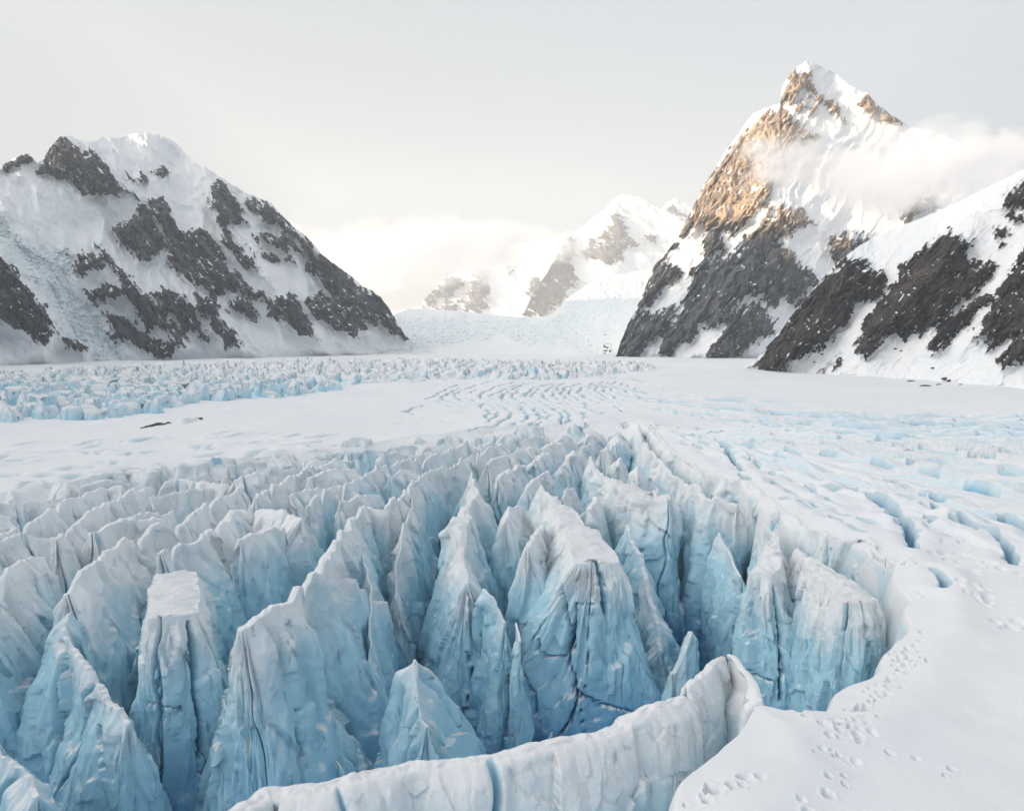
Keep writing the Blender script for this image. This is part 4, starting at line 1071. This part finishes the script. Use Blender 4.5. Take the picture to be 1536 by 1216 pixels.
relief('misty_back_mountain', M_FAR, [(560, 470), (610, 464), (628, 460), (645, 440), (664, 420), (700, 395), (740, 372), (790, 362), (840, 350), (880, 345), (930, 345)], [(560, 476), (930, 482)], [(560, 5200), (930, 5100)], 0.9,
       [([(628,463),(645,440),(660,425),(668,416),(705,420),(690,436),(672,446),(655,448),(648,462)], .25), ([(690,467),(700,445),(712,425),(725,408),(735,425),(733,455),(720,467)], .2), ([(655,464),(680,450),(695,440),(700,448),(680,466)], .3), ([(787,442),(790,425),(803,415),(812,430),(795,443)], .25), ([(760,402),(770,399),(772,405)], .2)],
       tilt=.6, amp=9, seed=19, jag=1, label='misty snow mountain closing the valley, its top lost in cloud', backlen=400)

# valley glacier stepping up behind the flat ice
relief('valley_glacier', M_FAR, [(575, 500), (590, 472), (612, 463), (640, 463), (700, 468), (760, 474), (800, 476), (830, 473), (850, 448), (880, 428), (920, 414), (960, 406), (1010, 396), (1060, 390)],
       [(575, 530), (640, 530), (700, 528), (800, 532), (900, 541), (960, 545), (1060, 546)], [(575, 1130), (640, 1150), (700, 1180), (800, 1150), (900, 1060), (1060, 1000)], 0.16, [([(915,500),(922,515),(915,535),(895,535),(905,515)], .5)],
       ices=[[(575, 500), (590, 475), (700, 474), (800, 480), (835, 478), (850, 450), (900, 425), (1060, 395), (1060, 545), (880, 545), (840, 520), (760, 510), (700, 512), (640, 528), (575, 530)]],
       tilt=0.1, ice_rough=.9, stretch=1.2, amp=2.2, rock_prot=2, seed=23, jag=.6, label='pale blue icefall climbing the valley', knoise=0.0, backlen=3300, backslope=-0.018, extra=5)

def shade_ridge():
    # unseen ridge, added past the left edge of view to keep the low sun off the ice
    ys = np.linspace(-420, 900, 130); us = np.linspace(-250, 250, 70)
    U, Y = np.meshgrid(us, ys)
    X = -700 + U - 0.12 * (Y - 300)
    top = 322 + 30 * n2(Y / 160, 0 * Y + .5, 121) + 14 * n2(Y / 50, 0 * Y + 2.5, 122)
    prof_ = np.clip(1 - np.abs(U) / 250, 0, 1) ** 1.15
    z = -8 + (top + 8) * prof_ * sstep(-420, -250, Y) * sstep(840, 600, Y) + prof_ * 24 * ridged2(X / 90, Y / 60, 4, 123)
    rock = sstep(0.25, 0.5, fbm2(X / 60, Y / 50, 5, 124) + .25 * prof_ - .1)
    mesh_obj('shade_ridge', np.stack([X, Y, z], -1).reshape(-1, 3), grid_quads(*X.shape), M_LEFT, attrs={'rock': rock, 'ice': rock * 0}, kind='structure', label='unseen snow ridge added on the left to shade the valley')
shade_ridge()

# ------------------------------------------------------------------ stones on the snow
def boulder(x, y, size, asp, label, i, group='dark stones scattered on the snow slope at the right', D=None):
    bpy_n = 10
    th = np.linspace(0, 2 * np.pi, 25)[:-1]; ph = np.linspace(0.02, np.pi - 0.02, 12)
    d = np.stack([np.outer(np.sin(ph), np.cos(th)), np.outer(np.sin(ph), np.sin(th)), np.outer(np.cos(ph), np.ones(24))], -1)
    q = d * np.array([asp, 1.0, 0.55])
    r = 1 + 0.35 * fbm3(q * 1.4 + i * 3.7, 3, 7)
    q = q * r[..., None] * size
    if D is None: g = ground_at(x, y)
    else: g = at(x, y, D)
    V = q.reshape(-1, 3) + g
    return mesh_obj('boulder', V, grid_quads(12, 24, True), ROCK, tuple(g), label=label, category='boulder', group=group, smooth=False)

from mathutils.bvhtree import BVHTree
_bvh = {}
def surf(names, x, y):
    """point of the built surfaces met by the sight line through (x, y)."""
    a, e = ray(x, y); d = Vector((float(a), 1.0, float(e))).normalized()
    best = None
    for nm in names:
        if nm not in _bvh:
            o = bpy.data.objects[nm]
            _bvh[nm] = BVHTree.FromPolygons([v.co for v in o.data.vertices], [tuple(p.vertices) for p in o.data.polygons])
        h = _bvh[nm].ray_cast(Vector((0, 0, H)), d)
        if h[0] is not None and (best is None or h[3] < best[1]): best = (h[0], h[3])
    return None if best is None else np.array(best[0])

STONES = [(1388, 579, 5, 2.2, 'oblong dark stone on the snow below the second buttress'), (1418, 568, 5, 1.6, 'dark stone, largest of the three in a slanting row'), (1424, 571, 4, 1.3, 'dark stone touching the largest of the slanting row'), (1408, 577, 3.5, 1.4, 'dark stone just below the slanting row'), (1441, 577, 3, 1.4, 'small dark stone right of the slanting row'),
  (1400, 552, 3, 1.8, 'flat dark stone above the slanting row'), (1366, 572, 3.5, 2.5, 'thin dark stone at the lower end of the snow apron'), (1343, 523, 2.5, 1.3, 'tiny dark stone in the gully mouth left of the second buttress'), (1352, 526, 2.5, 1.3, 'tiny dark stone beside the gully mouth'), (1222, 543, 2.5, 1.4, 'tiny dark stone below the first buttress'), (1233, 531, 2.5, 1.4, 'tiny dark stone on the snow ramp of the first buttress')]
for i, (x, y, s, a, lab) in enumerate(STONES):
    p = surf(['dark_buttress_mountain', 'glacier'], x, y)
    if p is None: continue
    px_m = p[1] / F
    boulder(x, y, s * px_m * .75, a, lab, i, D=float(p[1]))

def debris(px, label, seed):
    th = np.linspace(0, 2 * np.pi, 61)[:-1]
    rows = []
    c = ground_at(*np.mean(px, 0))
    pts = np.array([ground_at(*q)[:2] for q in px])
    base, _ = resample(np.concatenate([pts, pts[:1]]), 90)
    base = base[:-1]
    ctr = base.mean(0)
    for q, zz in ((1.0, -1.0), (0.97, 0.35), (0.8, 0.6), (0.5, 0.7), (0.2, 0.6), (0.01, 0.6)):
        xy = ctr + (base - ctr) * q
        z = zz + 0.7 * fbm2(xy[:, 0] / 3 + seed, xy[:, 1] / 3, 3, 3)
        rows.append(np.concatenate([xy, z[:, None]], 1))
    V = np.stack(rows).reshape(-1, 3)
    mesh_obj('rock_outcrop', V, grid_quads(len(rows), len(base), True), ROCK, (*ctr, 0), label=label, category='rock outcrop', smooth=False)
debris([(209, 643.5), (222, 640), (236, 638.5), (258, 635.5), (264, 636.5), (250, 638.5), (232, 641), (218, 643)], 'thin dark rubble streak on the snow in front of the broken ice field', 1)
debris([(280, 632.5), (292, 630), (304, 628.5), (306, 630), (296, 632), (284, 634)], 'short dark rubble streak right of a white ice lump', 2)
fin(np.array([ground_at(262, 632, .6), ground_at(276, 630.5, 1.5), ground_at(292, 629, .5)]), w=(2.5, 2.5), tw=.8, zb=-2, front=2, back=2, jag=.5, flute=.5, cracks=0, seed=901, px=1.1, maxv=3000, name='ice_block', category='ice block', label='white ice lump between the two dark rubble streaks')
boulder(225, 669, 0.5, 1.6, 'lone dark stone on the left snowfield', 40, group=None)

# ------------------------------------------------------------------ clouds
def cloud(name, px, D, rx, ry, rd, dens, label, seed, scale, lump=1.0, alb=0.93):
    c = at(px[0], px[1], D); m = D / F
    A = np.array([rx * m, rd, ry * m])
    th = np.linspace(0, 2 * np.pi, 49)[:-1]; ph = np.linspace(0.01, np.pi - 0.01, 26)
    d = np.stack([np.outer(np.sin(ph), np.cos(th)), np.outer(np.sin(ph), np.sin(th)), np.outer(np.cos(ph), np.ones(48))], -1)
    V = (d * A).reshape(-1, 3) + c
    t = NT(name + '_vapour')
    tc = t.n('ShaderNodeTexCoord')
    vm = t.n('ShaderNodeVectorMath', operation='DIVIDE'); t.l(tc.outputs['Object'], vm.inputs[0]); vm.inputs[1].default_value = tuple(A)
    ln = t.n('ShaderNodeVectorMath', operation='LENGTH'); t.l(vm.outputs[0], ln.inputs[0])
    n = t.noise(t.mapping(tc.outputs['Object'], (1, 1, 1.5)), scale, 5, 0.58, 0.3)
    body = t.math('SUBTRACT', 1.0, ln.outputs['Value'])
    v = t.math('ADD', body, t.math('MULTIPLY', t.math('SUBTRACT', n, 0.52), 2.3 * lump))
    edge = t.mapr(body, 0.0, 0.3)
    f = t.math('MULTIPLY', t.mapr(v, 0.12, 0.75), edge)
    vol = t.n('ShaderNodeVolumePrincipled')
    vol.inputs['Color'].default_value = (alb * .98, alb * .995, min(1, alb * 1.02), 1)
    vol.inputs['Anisotropy'].default_value = 0.2
    t.l(t.math('MULTIPLY', f, dens), vol.inputs['Density'])
    t.l(vol.outputs[0], t.out.inputs['Volume'])
    mesh_obj(name, V, grid_quads(26, 48, True)[:, ::-1], t.m, tuple(c), label=label, category='cloud')
cloud('cloud', (1368, 252), 1010, 315, 92, 60, 0.06, 'soft cloud wrapped across the right side of the pointed mountain', 1, 0.014, 1.05, .965)
cloud('cloud', (600, 378), 4000, 330, 66, 380, 0.013, 'cloud bank lying low in the valley between the mountains', 2, 0.0034, 1.1, .9)

# ------------------------------------------------------------------ air
def haze():
    x, y0, y1, z0, z1 = 1500, -150, 6300, -60, 1150
    V = [(-x, y0, z0), (x, y0, z0), (x, y1, z0), (-x, y1, z0), (-x, y0, z1), (x, y0, z1), (x, y1, z1), (-x, y1, z1)]
    q = [(0, 3, 2, 1), (4, 5, 6, 7), (0, 1, 5, 4), (1, 2, 6, 5), (2, 3, 7, 6), (3, 0, 4, 7)]
    t = NT('cold_air')
    vol = t.n('ShaderNodeVolumePrincipled')
    vol.inputs['Color'].default_value = (0.93, 0.97, 1.0, 1)
    vol.inputs['Density'].default_value = 0.00012
    vol.inputs['Anisotropy'].default_value = 0.1
    t.l(vol.outputs[0], t.out.inputs['Volume'])
    mesh_obj('haze', V, q, t.m, kind='stuff', smooth=False, label='thin pale haze filling the valley air')
haze()

# ------------------------------------------------------------------ light
SUN_EL, SUN_AZ = R(9), R(24)                 # low on the left, a little behind the viewer
sdir = Vector((-math.cos(SUN_EL) * math.cos(SUN_AZ), -math.cos(SUN_EL) * math.sin(SUN_AZ), math.sin(SUN_EL)))
sl = bpy.data.lights.new('sun', 'SUN'); sl.energy = 4.6; sl.angle = R(2.0); sl.color = (1.0, 0.74, 0.48)
so_ = bpy.data.objects.new('sun', sl); COL.objects.link(so_)
so_.rotation_euler = sdir.to_track_quat('Z', 'Y').to_euler(); so_.location = (-300, -60, 200)

w = bpy.data.worlds.new('World'); scene.world = w; w.use_nodes = True
nt = w.node_tree; nt.nodes.clear()
out = nt.nodes.new('ShaderNodeOutputWorld')
sky = nt.nodes.new('ShaderNodeTexSky'); sky.sky_type = 'NISHITA'; sky.sun_disc = False
sky.sun_elevation = SUN_EL; sky.sun_rotation = math.atan2(sdir.x, sdir.y)
sky.air_density = 1.0; sky.dust_density = 2.5; sky.ozone_density = 1.0; sky.altitude = 1200
b1 = nt.nodes.new('ShaderNodeBackground'); b1.inputs[1].default_value = 0.035
nt.links.new(sky.outputs[0], b1.inputs[0])
# a thin high veil of cloud over the blue
tc = nt.nodes.new('ShaderNodeTexCoord'); sp = nt.nodes.new('ShaderNodeSeparateXYZ'); nt.links.new(tc.outputs['Generated'], sp.inputs[0])
mr = nt.nodes.new('ShaderNodeMapRange'); nt.links.new(sp.outputs['Z'], mr.inputs[0])
mr.inputs[1].default_value = 0.0; mr.inputs[2].default_value = 0.40
mx = nt.nodes.new('ShaderNodeMix'); mx.data_type = 'RGBA'; nt.links.new(mr.outputs[0], mx.inputs[0])
mx.inputs[6].default_value = (0.74, 0.72, 0.69, 1); mx.inputs[7].default_value = (0.86, 0.90, 0.93, 1)
b2 = nt.nodes.new('ShaderNodeBackground'); b2.inputs[1].default_value = 0.43
# away from the sun the veil thins to dull blue
my = nt.nodes.new('ShaderNodeMapRange'); my.interpolation_type = 'SMOOTHSTEP'; nt.links.new(sp.outputs['Y'], my.inputs[0]); my.inputs[1].default_value = -0.55; my.inputs[2].default_value = 0.45
mb = nt.nodes.new('ShaderNodeMix'); mb.data_type = 'RGBA'; nt.links.new(my.outputs[0], mb.inputs[0]); mb.inputs[6].default_value = (0.48, 0.57, 0.67, 1); nt.links.new(mx.outputs[2], mb.inputs[7])
nt.links.new(mb.outputs[2], b2.inputs[0])
# the sky is brightest and warmest round the low sun
vd = nt.nodes.new('ShaderNodeVectorMath'); vd.operation = 'DOT_PRODUCT'; nt.links.new(tc.outputs['Generated'], vd.inputs[0]); vd.inputs[1].default_value = tuple(Vector((-0.86, -0.22, 0.50)).normalized())
g1 = nt.nodes.new('ShaderNodeMath'); g1.operation = 'MULTIPLY_ADD'; nt.links.new(vd.outputs['Value'], g1.inputs[0]); g1.inputs[1].default_value = .5; g1.inputs[2].default_value = .5
g2 = nt.nodes.new('ShaderNodeMath'); g2.operation = 'POWER'; nt.links.new(g1.outputs[0], g2.inputs[0]); g2.inputs[1].default_value = 12.0
g3 = nt.nodes.new('ShaderNodeMath'); g3.operation = 'MULTIPLY'; nt.links.new(g2.outputs[0], g3.inputs[0]); g3.inputs[1].default_value = 2.4
b3 = nt.nodes.new('ShaderNodeBackground'); b3.inputs[0].default_value = (1.0, 0.90, 0.80, 1); nt.links.new(g3.outputs[0], b3.inputs[1])
ad = nt.nodes.new('ShaderNodeAddShader'); nt.links.new(b1.outputs[0], ad.inputs[0]); nt.links.new(b2.outputs[0], ad.inputs[1])
ad2 = nt.nodes.new('ShaderNodeAddShader'); nt.links.new(ad.outputs[0], ad2.inputs[0]); nt.links.new(b3.outputs[0], ad2.inputs[1])
nt.links.new(ad2.outputs[0], out.inputs[0])

# ------------------------------------------------------------------ camera and render settings
cam = bpy.data.cameras.new('camera'); co = bpy.data.objects.new('camera', cam); COL.objects.link(co)
cam.sensor_width = 36; cam.lens = 36 * F / 1536; cam.clip_start = 0.5; cam.clip_end = 30000
co.location = (0, 0, H); co.rotation_euler = (math.pi / 2 - PITCH, 0, 0)
scene.camera = co
vs = scene.view_settings
scene.display_settings.display_device = 'sRGB'
vs.view_transform = 'Standard'; vs.look = 'None'; vs.gamma = 1; vs.exposure = 0.5; vs.use_curve_mapping = False
cy = scene.cycles
cy.use_denoising = True
cy.max_bounces = 12; cy.diffuse_bounces = 3; cy.glossy_bounces = 2; cy.volume_bounces = 8; cy.transmission_bounces = 2
cy.use_adaptive_sampling = True; cy.adaptive_threshold = 0.015
cy.volume_step_rate = 2.0; cy.volume_max_steps = 128
cy.sample_clamp_indirect = 6
